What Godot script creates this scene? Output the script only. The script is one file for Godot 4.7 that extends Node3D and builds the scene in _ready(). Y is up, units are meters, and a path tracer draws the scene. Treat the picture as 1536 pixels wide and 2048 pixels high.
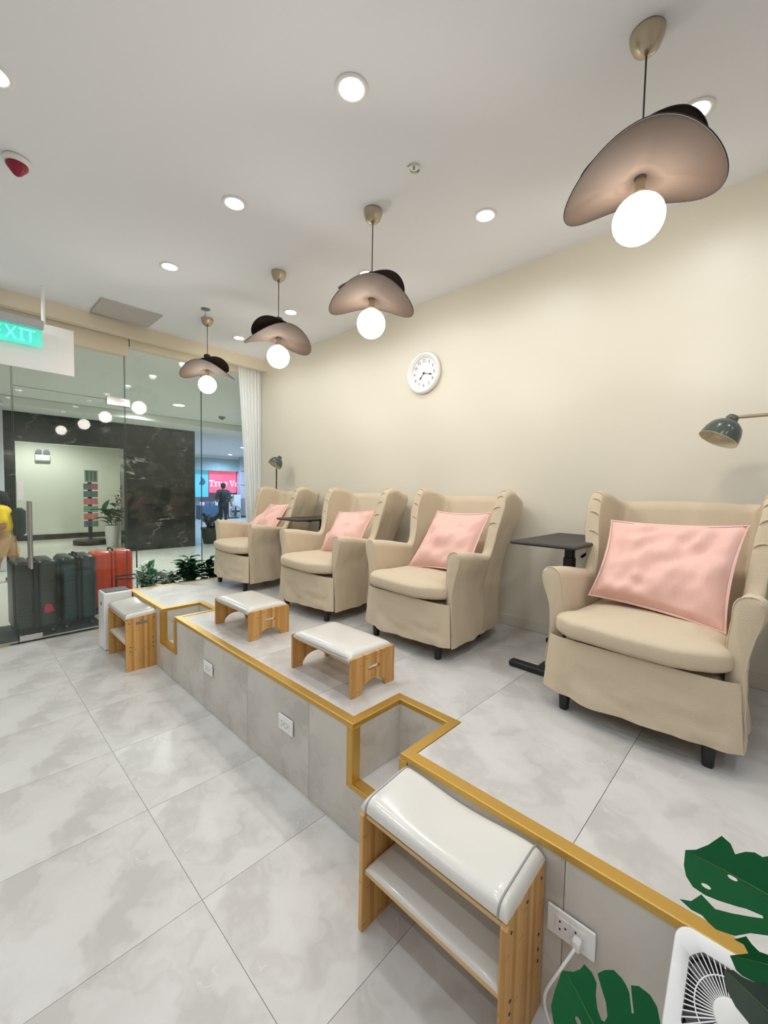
extends Node3D
# A nail salon seen along its raised foot-care platform: wing chairs, footstools, pendant lamps, a glass shop front and the mall beyond.

const H := 0.501        # platform height
const C := 3.136        # ceiling height
const XF := 1.161       # platform front
const XW := 2.898       # beige long wall
const ZB := 2.3         # wall behind the camera
const XL := -2.403      # wall left of the camera

var M := {}
var names := {}
var rng := RandomNumberGenerator.new()

# ---------------------------------------------------------------- mesh buffer
class MB:
	var v := PackedVector3Array()
	var uv := PackedVector2Array()
	var col := PackedColorArray()
	var ix := PackedInt32Array()
	var tint := Color(1, 1, 1)
	var coloured := false

	func vert(p: Vector3, t := Vector2.ZERO) -> int:
		v.append(p)
		uv.append(t)
		col.append(tint)
		return v.size() - 1

	func tri(a: int, b: int, c: int) -> void:
		ix.append(a)
		ix.append(b)
		ix.append(c)

	func fix(start: int) -> void:
		# turn a closed piece so that its faces look outwards (front faces run clockwise)
		var mid := Vector3.ZERO
		for k in range(start, ix.size()):
			mid += v[ix[k]]
		mid /= maxf(1.0, ix.size() - start)
		var vol := 0.0
		for k in range(start, ix.size(), 3):
			vol += (v[ix[k]] - mid).dot((v[ix[k + 1]] - mid).cross(v[ix[k + 2]] - mid))
		if vol > 0.0:
			for k in range(start, ix.size(), 3):
				var t := ix[k + 1]
				ix[k + 1] = ix[k + 2]
				ix[k + 2] = t

	func quad(a: Vector3, b: Vector3, c: Vector3, d: Vector3) -> void:
		var i := vert(a, Vector2(0, 1))
		vert(b, Vector2(1, 1))
		vert(c, Vector2(1, 0))
		vert(d, Vector2(0, 0))
		tri(i, i + 2, i + 1)
		tri(i, i + 3, i + 2)

	func box(c: Vector3, s: Vector3, b := 0.003, basis := Basis()) -> void:
		var h := s / 2.0
		b = minf(b, minf(h.x, minf(h.y, h.z)) * 0.9)
		var id := {}
		for sx in [-1, 1]:
			for sy in [-1, 1]:
				for sz in [-1, 1]:
					for ax in 3:
						var p := Vector3(sx * (h.x - (0.0 if ax == 0 else b)), sy * (h.y - (0.0 if ax == 1 else b)), sz * (h.z - (0.0 if ax == 2 else b)))
						var t := Vector2(p.x + p.z, p.y)
						id[[sx, sy, sz, ax]] = vert(c + basis * p, t)
		for ax in 3:
			var o := [(ax + 1) % 3, (ax + 2) % 3]
			for s1 in [-1, 1]:
				var ring := []
				for q in [[-1, -1], [1, -1], [1, 1], [-1, 1]]:
					var k := [0, 0, 0]
					k[ax] = s1
					k[o[0]] = q[0]
					k[o[1]] = q[1]
					ring.append(id[[k[0], k[1], k[2], ax]])
				_face(ring, c)
		for ax in 3:
			var o := [(ax + 1) % 3, (ax + 2) % 3]
			for s1 in [-1, 1]:
				for s2 in [-1, 1]:
					var lo := [0, 0, 0]
					lo[ax] = -1
					lo[o[0]] = s1
					lo[o[1]] = s2
					var hi := lo.duplicate()
					hi[ax] = 1
					_face([id[[lo[0], lo[1], lo[2], o[0]]], id[[hi[0], hi[1], hi[2], o[0]]], id[[hi[0], hi[1], hi[2], o[1]]], id[[lo[0], lo[1], lo[2], o[1]]]], c)
		for sx in [-1, 1]:
			for sy in [-1, 1]:
				for sz in [-1, 1]:
					_face([id[[sx, sy, sz, 0]], id[[sx, sy, sz, 1]], id[[sx, sy, sz, 2]]], c)

	func _face(r: Array, c: Vector3) -> void:
		# clockwise seen from outside
		var mid := Vector3.ZERO
		for k in r:
			mid += v[k] / r.size()
		if (v[r[2]] - v[r[0]]).cross(v[r[1]] - v[r[0]]).dot(mid - c) < 0.0:
			r.reverse()
		for k in range(1, r.size() - 1):
			tri(r[0], r[k], r[k + 1])

	func grid(p: Array, wrap_u := false, wrap_v := false, closed := false) -> void:
		# p: rows of points
		var start := ix.size()
		var n := p.size()
		var m: int = p[0].size()
		var first := v.size()
		for i in n:
			for j in m:
				vert(p[i][j], Vector2(float(j) / maxi(1, m - 1), float(i) / maxi(1, n - 1)))
		for i in (n if wrap_u else n - 1):
			for j in (m if wrap_v else m - 1):
				var a := first + i * m + j
				var b := first + i * m + (j + 1) % m
				var c := first + ((i + 1) % n) * m + (j + 1) % m
				var d := first + ((i + 1) % n) * m + j
				tri(a, b, c)
				tri(a, c, d)
		if closed:
			fix(start)

	func lathe(prof: Array, seg := 24, at := Vector3.ZERO, basis := Basis(), closed := true) -> void:
		# prof: [radius, height] pairs, swept round the local y axis
		var rows := []
		for q in prof:
			var row := []
			for k in seg:
				var a := TAU * k / seg
				row.append(at + basis * Vector3(q[0] * cos(a), q[1], q[0] * sin(a)))
			rows.append(row)
		grid(rows, false, true, closed)

	func tube(path: Array, r, seg := 8, caps := true) -> void:
		var start := ix.size()
		var rows := []
		var n := path.size()
		var side := Vector3.ZERO
		for i in n:
			var t: Vector3 = (path[mini(i + 1, n - 1)] - path[maxi(i - 1, 0)]).normalized()
			if side == Vector3.ZERO:
				side = t.cross(Vector3.UP if absf(t.y) < 0.9 else Vector3.RIGHT).normalized()
			side = (side - t * side.dot(t)).normalized()
			var up := side.cross(t)
			var rad: float = r[i] if r is Array else r
			var row := []
			for k in seg:
				var a := TAU * k / seg
				row.append(path[i] + (side * cos(a) + up * sin(a)) * rad)
			rows.append(row)
		grid(rows, false, true)
		if caps:
			for e in [0, n - 1]:
				var mid := vert(path[e])
				var ring := []
				for k in seg:
					ring.append(vert(rows[e][k]))
				for k in seg:
					if e == 0:
						tri(mid, ring[(k + 1) % seg], ring[k])
					else:
						tri(mid, ring[k], ring[(k + 1) % seg])
		fix(start)

	func prism(poly: PackedVector2Array, z0: float, z1: float, xf := Transform3D(), uvbox := Rect2(0, 0, 1, 1)) -> void:
		# poly in the local xy plane, from z0 to z1
		var start := ix.size()
		var t := Geometry2D.triangulate_polygon(poly)
		for z in [z0, z1]:
			var first := v.size()
			for q in poly:
				vert(xf * Vector3(q.x, q.y, z), (q - uvbox.position) / uvbox.size)
			for k in range(0, t.size(), 3):
				if z == z1:
					tri(first + t[k], first + t[k + 1], first + t[k + 2])
				else:
					tri(first + t[k], first + t[k + 2], first + t[k + 1])
		var area := 0.0
		for k in poly.size():
			area += poly[k].cross(poly[(k + 1) % poly.size()])
		for k in poly.size():
			var a := poly[k]
			var b := poly[(k + 1) % poly.size()]
			var f := v.size()
			for q in [[a, z0], [b, z0], [b, z1], [a, z1]]:
				vert(xf * Vector3(q[0].x, q[0].y, q[1]), (q[0] - uvbox.position) / uvbox.size)
			tri(f, f + 1, f + 2)
			tri(f, f + 2, f + 3)
		# side winding follows the polygon's turn, caps follow the triangulation: settle each by volume
		var mid := Vector3.ZERO
		for q in poly:
			mid += xf * Vector3(q.x, q.y, (z0 + z1) / 2.0)
		mid /= poly.size()
		var out_n := (xf.basis * Vector3(0, 0, 1)).normalized() * signf(z1 - z0)
		for k in range(start, ix.size(), 3):
			var a := v[ix[k]]
			var n := (v[ix[k + 2]] - a).cross(v[ix[k + 1]] - a)
			var want := Vector3.ZERO
			var tri_i := (k - start) / 3
			if tri_i < t.size() / 3:
				want = -out_n
			elif tri_i < 2 * t.size() / 3:
				want = out_n
			else:
				var e := (tri_i - 2 * t.size() / 3) / 2
				var d := poly[(e + 1) % poly.size()] - poly[e]
				want = xf.basis * Vector3(d.y, -d.x, 0) * signf(area)
			if n.dot(want) < 0.0:
				var s := ix[k + 1]
				ix[k + 1] = ix[k + 2]
				ix[k + 2] = s

	func mesh() -> ArrayMesh:
		var nrm := PackedVector3Array()
		nrm.resize(v.size())
		for k in range(0, ix.size(), 3):
			var a := v[ix[k]]
			var n := (v[ix[k + 2]] - a).cross(v[ix[k + 1]] - a)
			for j in 3:
				nrm[ix[k + j]] += n
		for k in nrm.size():
			nrm[k] = nrm[k].normalized() if nrm[k].length_squared() > 1e-24 else Vector3.UP
		var arr := []
		arr.resize(Mesh.ARRAY_MAX)
		arr[Mesh.ARRAY_VERTEX] = v
		arr[Mesh.ARRAY_NORMAL] = nrm
		arr[Mesh.ARRAY_TEX_UV] = uv
		if coloured:
			arr[Mesh.ARRAY_COLOR] = col
		arr[Mesh.ARRAY_INDEX] = ix
		var m := ArrayMesh.new()
		m.add_surface_from_arrays(Mesh.PRIMITIVE_TRIANGLES, arr)
		return m

# ---------------------------------------------------------------- nodes
func numbered(n: String) -> String:
	if not names.has(n):
		names[n] = 0
		return n
	names[n] += 1
	return "%s_%03d" % [n, names[n]]

func tag(o: Node3D, label: String, category: String, group := "") -> Node3D:
	o.set_meta("label", label)
	o.set_meta("category", category)
	if group != "":
		o.set_meta("group", group)
	return o

func thing(called: String, label: String, category: String, at := Vector3.ZERO, turn := 0.0, group := "") -> Node3D:
	var o := Node3D.new()
	o.name = numbered(called)
	add_child(o, true)
	o.position = at
	o.rotation_degrees.y = turn
	return tag(o, label, category, group)

func struct_node(called: String, label := "", at := Vector3.ZERO) -> Node3D:
	var o := Node3D.new()
	o.name = called
	add_child(o, true)
	o.position = at
	o.set_meta("kind", "structure")
	if label != "":
		o.set_meta("label", label)
	return o

func part(called: String, mb: MB, mat: Material, parent: Node3D, label := "") -> MeshInstance3D:
	return part_mesh(called, mb.mesh(), mat, parent, label)

func part_mesh(called: String, mesh: Mesh, mat: Material, parent: Node3D, label := "") -> MeshInstance3D:
	var o := MeshInstance3D.new()
	o.name = called
	o.mesh = mesh
	o.material_override = mat
	parent.add_child(o, true)
	if label != "":
		o.set_meta("label", label)
	return o

func lone(called: String, mb: MB, mat: Material, label: String, category: String, at := Vector3.ZERO, turn := 0.0, group := "") -> MeshInstance3D:
	var o := part(numbered(called), mb, mat, self)
	o.position = at
	o.rotation_degrees.y = turn
	tag(o, label, category, group)
	return o

func struct_mesh(called: String, mb: MB, mat: Material, label := "") -> MeshInstance3D:
	var o := part(called, mb, mat, self, label)
	o.set_meta("kind", "structure")
	return o

func copy(o: Node3D, called: String, label: String, group: String) -> Node3D:
	var c := o.duplicate()
	c.name = numbered(called)
	add_child(c, true)
	c.set_meta("label", label)
	c.set_meta("group", group)
	return c

func bx(c: Vector3, s: Vector3, b := 0.003) -> MB:
	var m := MB.new()
	m.box(c, s, b)
	return m

func rect(x0: float, y0: float, x1: float, y1: float) -> PackedVector2Array:
	return PackedVector2Array([Vector2(x0, y0), Vector2(x1, y0), Vector2(x1, y1), Vector2(x0, y1)])

func text_part(called: String, s: String, size: float, font: String, mat: Material, parent: Node3D, xf: Transform3D, italic := false) -> void:
	var t := TextMesh.new()
	t.text = s
	t.font_size = 64
	t.pixel_size = size / 64.0
	t.depth = 0.0015
	var f := SystemFont.new()
	f.font_names = PackedStringArray([font])
	f.font_italic = italic
	t.font = f
	var o := part_mesh(called, t, mat, parent)
	o.transform = xf

# ---------------------------------------------------------------- materials
func rgb(r: float, g: float, b: float, a := 1.0) -> Color:
	return Color(r / 255.0, g / 255.0, b / 255.0, a)

func mat(called: String, color: Color, rough := 0.6, metal := 0.0) -> StandardMaterial3D:
	var m := StandardMaterial3D.new()
	m.resource_name = called
	m.albedo_color = color
	m.roughness = rough
	m.metallic = metal
	M[called] = m
	return m

func noise(freq: float, oct := 4, sd := 1, kind := FastNoiseLite.TYPE_SIMPLEX_SMOOTH) -> FastNoiseLite:
	var n := FastNoiseLite.new()
	n.noise_type = kind
	n.seed = sd
	n.frequency = freq
	n.fractal_octaves = oct
	return n

func bump(m: StandardMaterial3D, freq: float, depth_cm: float, scale: float, oct := 3, sd := 5) -> void:
	var t := ImageTexture.create_from_image(noise(freq, oct, sd).get_seamless_image(256, 256))
	m.heightmap_enabled = true
	m.heightmap_texture = t
	m.heightmap_scale = depth_cm
	m.uv1_triplanar = true
	m.uv1_scale = Vector3.ONE * scale

func painted(w: int, h: int, f: Callable) -> ImageTexture:
	var im := Image.create(w, h, true, Image.FORMAT_RGB8)
	for y in h:
		for x in w:
			im.set_pixel(x, y, f.call(x, y))
	im.generate_mipmaps()
	return ImageTexture.create_from_image(im)

func make_materials() -> void:
	var m: StandardMaterial3D
	m = mat("wall_paint", rgb(226, 219, 201), 0.42)
	m = mat("ceiling_paint", rgb(236, 238, 242), 0.8)
	mat("hatch_paint", rgb(188, 184, 178), 0.8)
	mat("bulkhead_paint", rgb(222, 211, 188), 0.7)
	mat("white_wall", rgb(196, 192, 186), 0.8)
	mat("baseboard_paint", rgb(216, 209, 194), 0.5)
	# porcelain tile print: pale clouds, warm grey patches and fine white veins, the same print on each tile
	var n1 := noise(0.0034, 4, 3)
	n1.fractal_gain = 0.45
	var n2 := noise(0.035, 4, 9)
	var n3 := noise(0.005, 3, 21)
	var n4 := noise(0.006, 2, 33)
	var n5 := noise(0.009, 3, 57)
	var dark := rgb(187, 183, 177)
	var light := rgb(207, 204, 199)
	var f := func(x: int, y: int) -> Color:
		var p := Vector2(x, y).rotated(0.5)
		p += Vector2(n5.get_noise_2d(x, y), n5.get_noise_2d(x + 900.0, y)) * 46.0
		var a := n1.get_noise_2d(p.x * 1.25, p.y * 0.8) * 1.15 + n2.get_noise_2d(p.x, p.y * 0.6) * 0.2
		var c := dark.lerp(light, smoothstep(-0.6, 0.42, a))
		c = c.lerp(light, 0.5 * smoothstep(0.02, 0.3, n4.get_noise_2d(p.x + 300.0, p.y)))
		var vein := pow(maxf(0.0, 1.0 - absf(n3.get_noise_2d(p.x, p.y * 1.4)) * 60.0), 1.5) * smoothstep(0.1, 0.35, n4.get_noise_2d(x, y))
		return c.lerp(rgb(230, 227, 223), vein * 0.5)
	var tile_tex := painted(768, 384, f)
	m = mat("tile", Color(1, 1, 1), 0.34)
	m.albedo_texture = tile_tex
	m = mat("face_tile", rgb(255, 252, 246), 0.4)
	m.albedo_texture = tile_tex
	var turned: Image = tile_tex.get_image().duplicate()
	turned.clear_mipmaps()
	turned.rotate_90(CLOCKWISE)
	turned.generate_mipmaps()
	m = mat("face_tile_upright", rgb(255, 252, 246), 0.4)
	m.albedo_texture = ImageTexture.create_from_image(turned)
	mat("grout", rgb(150, 144, 136), 0.9)
	m = mat("gold_trim", rgb(204, 164, 84), 0.36, 0.7)
	# black marble with fine pale veins
	var b1 := noise(0.006, 4, 41)
	b1.domain_warp_enabled = true
	b1.domain_warp_amplitude = 80.0
	b1.domain_warp_frequency = 0.008
	var b2 := noise(0.004, 3, 47)
	var b3 := noise(0.01, 4, 51)
	var g := func(x: int, y: int) -> Color:
		var c := rgb(20, 20, 21).lerp(rgb(44, 40, 37), smoothstep(-0.2, 0.5, b3.get_noise_2d(x, y * 1.6)))
		var vein := pow(maxf(0.0, 1.0 - absf(b1.get_noise_2d(x * 0.7, y * 1.7)) * 17.0), 2.0) * smoothstep(0.0, 0.3, b2.get_noise_2d(x, y))
		return c.lerp(rgb(200, 190, 175), vein * 0.8)
	m = mat("black_marble", Color(1, 1, 1), 0.12)
	m.albedo_texture = painted(512, 512, g)
	m.uv1_triplanar = true
	m.uv1_scale = Vector3.ONE * 0.45
	# bamboo: upright laminated strips with a few nodes
	var w1 := noise(0.05, 3, 61)
	var h := func(x: int, y: int) -> Color:
		var s := int(x / 16.0)
		var tone := fposmod(sin(s * 12.9898) * 43758.5453, 1.0)
		var grain := w1.get_noise_2d(x * 3.0, y * 0.12) * 0.5
		var c := rgb(176, 122, 58).lerp(rgb(218, 170, 100), clampf(tone * 0.75 + 0.2 + grain * 0.5, 0.0, 1.0))
		var node_y := fposmod(tone * 917.0 + s * 37.0, 256.0)
		if absf(y - node_y) < 2.0:
			c = c.lerp(rgb(140, 90, 40), 0.45)
		return c
	m = mat("bamboo", Color(1, 1, 1), 0.42)
	m.albedo_texture = painted(256, 256, h)
	m.uv1_triplanar = true
	m.uv1_scale = Vector3(3.2, 3.2, 3.2)
	mat("bamboo_edge", rgb(214, 176, 122), 0.5)
	m = mat("vinyl", rgb(216, 213, 205), 0.2)
	m.clearcoat_enabled = true
	m.clearcoat = 0.6
	m.clearcoat_roughness = 0.08
	mat("piping_grey", rgb(158, 156, 152), 0.4)
	m = mat("linen", rgb(204, 187, 160), 0.9)
	bump(m, 0.09, 0.14, 8.0, 3, 71)
	m.rim_enabled = true
	m.rim = 0.25
	m = mat("pink_cloth", rgb(233, 187, 173), 0.92)
	bump(m, 0.1, 0.1, 8.0, 3, 73)
	m.rim_enabled = true
	m.rim = 0.25
	mat("pink_edge", rgb(233, 189, 176), 0.92)
	mat("black_metal", rgb(24, 24, 26), 0.45)
	mat("table_top", rgb(46, 42, 40), 0.5)
	m = mat("brass", rgb(190, 176, 152), 0.3, 0.85)
	mat("chrome", rgb(205, 205, 205), 0.16, 1.0)
	m = mat("shade_cloth", rgb(58, 44, 34), 0.85)
	bump(m, 0.2, 0.02, 14.0, 2, 77)
	mat("shade_wire", rgb(28, 24, 26), 0.6)
	m = mat("globe_glow", rgb(255, 250, 240), 0.3)
	m.emission_enabled = true
	m.emission = rgb(255, 249, 238)
	m.emission_energy_multiplier = 18.0
	m = mat("downlight_glow", rgb(255, 255, 255), 0.3)
	m.emission_enabled = true
	m.emission = rgb(250, 250, 255)
	m.emission_energy_multiplier = 18.0
	mat("white_plastic", rgb(232, 231, 228), 0.35)
	mat("white_gloss", rgb(238, 237, 233), 0.22)
	mat("dark_plastic", rgb(30, 31, 34), 0.5)
	mat("grey_plastic", rgb(120, 122, 126), 0.5)
	mat("lamp_green", rgb(74, 82, 74), 0.22)
	mat("lamp_inside", rgb(226, 216, 190), 0.5)
	m = mat("glass_bulb", Color(0.95, 0.93, 0.88, 0.15), 0.05)
	m.transparency = BaseMaterial3D.TRANSPARENCY_ALPHA
	m = mat("pane", Color(0.62, 0.76, 0.68, 0.02), 0.02)
	m.metallic_specular = 0.4
	m.transparency = BaseMaterial3D.TRANSPARENCY_ALPHA
	m = mat("pane_edge", rgb(70, 92, 82), 0.2)
	m = mat("sheer", rgb(250, 252, 250, 0.94), 0.95)
	m.transparency = BaseMaterial3D.TRANSPARENCY_ALPHA
	m.backlight_enabled = true
	m.backlight = Color(0.4, 0.41, 0.4)
	m.cull_mode = BaseMaterial3D.CULL_DISABLED
	m = mat("leaf_green", rgb(4, 74, 36), 0.6)
	m.metallic_specular = 0.25
	m.backlight_enabled = true
	m.backlight = Color(0.05, 0.16, 0.04)
	mat("leaf_dark", rgb(9, 38, 24), 0.6)
	mat("leaf_pale", rgb(200, 218, 202), 0.5)
	mat("leaf_mid", rgb(46, 116, 76), 0.5)
	mat("stem_green", rgb(58, 92, 44), 0.55)
	mat("soil", rgb(52, 40, 32), 0.95)
	mat("terracotta_white", rgb(222, 220, 212), 0.45)
	m = mat("case_grey", rgb(40, 45, 43), 0.35)
	mat("case_teal", rgb(20, 44, 50), 0.33)
	m = mat("case_orange", rgb(214, 66, 24), 0.2)
	m.clearcoat_enabled = true
	m.clearcoat = 0.7
	mat("case_sticker", rgb(178, 40, 70), 0.5)
	mat("rubber", rgb(20, 20, 21), 0.8)
	mat("red_lens", rgb(140, 16, 52), 0.2)
	m = mat("acrylic", Color(0.3, 0.92, 0.85, 0.55), 0.3)
	m.transparency = BaseMaterial3D.TRANSPARENCY_ALPHA
	m.emission_enabled = true
	m.emission = rgb(60, 225, 205)
	m.emission_energy_multiplier = 0.45
	m = mat("exit_letters", rgb(120, 255, 245), 0.4)
	m.emission_enabled = true
	m.emission = rgb(110, 255, 240)
	m.emission_energy_multiplier = 1.1
	mat("clock_face", rgb(240, 240, 240), 0.5)
	mat("ink", rgb(18, 18, 18), 0.6)
	m = mat("mall_floor", rgb(206, 205, 192), 0.25)
	mat("mall_ceiling", rgb(226, 230, 224), 0.8)
	mat("mall_wall", rgb(220, 221, 206), 0.8)
	mat("mall_baseboard", rgb(38, 36, 32), 0.4)
	mat("mat_rubber", rgb(44, 46, 44), 0.9)
	m = mat("screen_pink", rgb(238, 92, 118), 0.4)
	m.emission_enabled = true
	m.emission = rgb(240, 96, 120)
	m.emission_energy_multiplier = 0.75
	m = mat("screen_teal", rgb(90, 190, 205), 0.4)
	m.emission_enabled = true
	m.emission = rgb(84, 180, 205)
	m.emission_energy_multiplier = 0.55
	mat("shop_sign_board", rgb(150, 180, 176), 0.4)
	mat("pillar_panel", rgb(196, 200, 206), 0.4)
	mat("pillar_wood", rgb(150, 150, 150), 0.6)
	mat("counter_blue", rgb(70, 96, 120), 0.5)
	m = mat("figure", Color(1, 1, 1), 0.8)
	m.vertex_color_use_as_albedo = true
	mat("hair", rgb(20, 17, 16), 0.7)
	mat("backpack_black", rgb(30, 31, 34), 0.8)
	for k in [["leaflet_teal", 96, 130, 128], ["leaflet_pink", 206, 120, 120], ["leaflet_grey", 130, 134, 136], ["leaflet_green", 120, 160, 138], ["leaflet_white", 225, 228, 220], ["leaflet_violet", 110, 110, 140]]:
		mat(k[0], rgb(k[1], k[2], k[3]), 0.6)

# ---------------------------------------------------------------- lamps that light the place
func spot(at: Vector3, energy: float, color := Color(1, 1, 1), angle := 82.0, size := 0.05, parent: Node3D = self) -> void:
	var l := SpotLight3D.new()
	l.name = "lamp_light"
	l.light_energy = energy
	l.light_color = color
	l.light_size = size
	l.spot_angle = angle
	l.spot_angle_attenuation = 0.6
	l.spot_range = 30.0
	l.spot_attenuation = 2.0
	l.shadow_enabled = true
	parent.add_child(l, true)
	l.position = at
	l.rotation_degrees.x = -90.0

func omni(at: Vector3, energy: float, color: Color, size: float, parent: Node3D) -> void:
	var l := OmniLight3D.new()
	l.name = "globe_light"
	l.light_energy = energy
	l.light_color = color
	l.light_size = size
	l.omni_range = 30.0
	l.omni_attenuation = 2.0
	l.shadow_enabled = true
	parent.add_child(l, true)
	l.position = at

func downlight(x: float, y: float, z: float, energy: float, color: Color, label: String, group: String, r := 0.058) -> void:
	var t := thing("ceiling_downlight", label, "downlight", Vector3(x, y, z), 0.0, group)
	var ring := MB.new()
	ring.lathe([[r * 0.86, 0.0], [r * 0.86, -0.004], [r * 1.02, -0.007], [r * 1.2, -0.003], [r * 1.2, 0.0]], 28)
	part("ring", ring, M.white_plastic, t)
	var d := MB.new()
	d.lathe([[0.0, -0.0035], [r * 0.87, -0.003], [r * 0.87, 0.0]], 24)
	part("diffuser", d, M.downlight_glow, t)
	spot(Vector3(0, -0.012, 0), energy, color, 82.0, r * 0.8, t)

# ---------------------------------------------------------------- the room
func tile_plate(parent: Node3D, poly: PackedVector2Array, xf: Transform3D, uvbox: Rect2, material: Material, thick := 0.008) -> void:
	var m := MB.new()
	m.prism(poly, -thick, 0.0, xf, uvbox)
	part("tile", m, material, parent)

func build_room() -> void:
	# salon floor: porcelain tiles 1.2 x 0.6 on a grout bed
	var fl := struct_node("floor", "pale grey marbled porcelain tile floor")
	part("grout_bed", bx(Vector3((XL + XF) / 2 + 0.05, -0.06, -1.4), Vector3(XF - XL + 0.3, 0.116, 7.5), 0.0005), M.grout, fl)
	var flat := Transform3D(Basis(Vector3(1, 0, 0), Vector3(0, 0, -1), Vector3(0, 1, 0)), Vector3.ZERO)   # x -> X, y -> -Z, z -> Y
	var gap := 0.001
	for i in range(-3, 1):
		for j in range(-4, 9):
			var x0 := 0.597 + 1.2 * i
			var z0 := -2.648 + 0.6 * j
			var xa := maxf(x0, XL)
			var xb := minf(x0 + 1.2, XF + 0.02)
			var za := maxf(z0, -5.14)
			var zb := minf(z0 + 0.6, ZB)
			if xb - xa < 0.02 or zb - za < 0.02:
				continue
			tile_plate(fl, rect(xa + gap, -zb + gap, xb - gap, -za - gap), flat, Rect2(x0, -z0 - 0.6, 1.2, 0.6), M.tile)
	# raised platform with two foot wells cut into its front edge
	var pl := struct_node("floor_platform", "raised tiled platform with two stepped foot wells along its front edge")
	var wells := [[-1.27, -1.0], [-3.575, -3.305]]
	var depth := 1.463
	# core under the tiles, leaving the wells open
	var spans := [[-4.465, -3.575], [-3.305, -1.27], [-1.0, 1.6]]
	for s in spans:
		part("core", bx(Vector3((XF + 0.012 + depth) / 2, H / 2 - 0.006, (s[0] + s[1]) / 2), Vector3(depth - XF - 0.012, H - 0.014, s[1] - s[0] - 0.02), 0.0005), M.grout, pl)
	part("core", bx(Vector3((depth + 0.01 + XW) / 2, H / 2 - 0.006, -1.43), Vector3(XW - depth - 0.01, H - 0.014, 6.05), 0.0005), M.grout, pl)
	for w in wells:
		part("core", bx(Vector3((XF + 0.012 + depth) / 2, 0.11, (w[0] + w[1]) / 2), Vector3(depth - XF - 0.012, 0.22, w[1] - w[0] + 0.04), 0.0005), M.grout, pl)
	var holes := []
	for w in wells:
		holes.append(rect(XF - 0.2, -w[1] - 0.046, depth + 0.042, -w[0] + 0.046))
	var top := flat
	top.origin.y = H
	for i in 2:
		for j in range(-7, 4):
			var x0 := 1.204 + 1.2 * i
			var z0 := -0.382 + 0.6 * j
			var za := maxf(z0, -4.44)
			var zb := minf(z0 + 0.6, 1.6)
			if zb - za < 0.02:
				continue
			var pieces := [rect(x0 + gap, -zb + gap, minf(x0 + 1.2, XW) - gap, -za - gap)]
			for h in holes:
				var next := []
				for q in pieces:
					next.append_array(Geometry2D.clip_polygons(q, h))
				pieces = next
			for q in pieces:
				tile_plate(pl, q, top, Rect2(x0, -z0 - 0.6, 1.2, 0.6), M.tile)
	# front face: tiles 0.6 wide
	var face := Transform3D(Basis(Vector3(0, 0, -1), Vector3(0, 1, 0), Vector3(-1, 0, 0)), Vector3(XF + 0.004, 0, 0))   # x -> -Z, y -> Y, z -> -X
	for j in range(-7, 4):
		var z0 := -0.387 + 0.6 * j
		var za := maxf(z0, -4.465)
		var zb := minf(z0 + 0.6, 1.6)
		if zb - za < 0.02:
			continue
		var pieces := [rect(-zb + gap, 0.001, -za - gap, H - 0.003)]
		for w in wells:
			var next := []
			for q in pieces:
				next.append_array(Geometry2D.clip_polygons(q, rect(-w[1] - 0.002, 0.236, -w[0] + 0.002, H + 0.1)))
			pieces = next
		for q in pieces:
			tile_plate(pl, q, face, Rect2(-z0 - 0.6, -0.35, 0.6, 1.2), M.face_tile_upright)
	for w in wells:
		# well: inner back, two cheeks and a tread
		var back := face
		back.origin.x = depth
		tile_plate(pl, rect(-w[1], 0.222, -w[0], H - 0.003), back, Rect2(-w[1] - 0.2, 0.0, 1.2, 0.6), M.face_tile)
		var cheek := Transform3D(Basis(Vector3(1, 0, 0), Vector3(0, 1, 0), Vector3(0, 0, 1)), Vector3(0, 0, w[0]))
		tile_plate(pl, rect(XF + 0.006, 0.222, depth, H - 0.003), cheek, Rect2(XF - 0.3, 0.0, 1.2, 0.6), M.face_tile)
		var cheek2 := Transform3D(Basis(Vector3(-1, 0, 0), Vector3(0, 1, 0), Vector3(0, 0, -1)), Vector3(0, 0, w[1]))
		tile_plate(pl, rect(-depth, 0.222, -XF - 0.006, H - 0.003), cheek2, Rect2(-depth - 0.3, 0.0, 1.2, 0.6), M.face_tile)
		var tread := flat
		tread.origin.y = 0.232
		tile_plate(pl, rect(XF + 0.02, -w[1], depth, -w[0]), tread, Rect2(XF - 0.1, -w[1] - 0.1, 1.2, 0.6), M.tile)
	# far end face of the platform
	part("end_face", bx(Vector3((XF + XW) / 2, H / 2, -4.466), Vector3(XW - XF - 0.01, H - 0.01, 0.008), 0.0005), M.face_tile, pl)

	# gold edging: an L profile mitred round every corner of the outline
	var tr := struct_node("trim_1", "gold metal edge trim along the platform and its foot wells")
	var path := [Vector2(XF, 1.6), Vector2(XF, -1.0), Vector2(depth, -1.0), Vector2(depth, -1.27), Vector2(XF, -1.27), Vector2(XF, -3.305), Vector2(depth, -3.305), Vector2(depth, -3.575), Vector2(XF, -3.575), Vector2(XF, -4.47), Vector2(XW - 0.02, -4.47)]
	for k in path.size() - 1:
		edge_trim(tr, path, k)
	for w in wells:
		# upright corners and the sill of a well
		for e in 2:
			var z: float = w[e]
			var s := -1.0 if e == 0 else 1.0     # away from the opening
			var m := MB.new()
			m.box(Vector3(XF - 0.001, 0.36, z + s * 0.0165), Vector3(0.008, 0.246, 0.035), 0.0012)
			m.box(Vector3(XF + 0.018, 0.36, z - s * 0.002), Vector3(0.044, 0.246, 0.006), 0.0012)
			part("upright", m, M.gold_trim, tr)
		var sill := MB.new()
		sill.box(Vector3(XF - 0.001, 0.2295, (w[0] + w[1]) / 2), Vector3(0.008, 0.022, w[1] - w[0] + 0.068), 0.0012)
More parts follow.
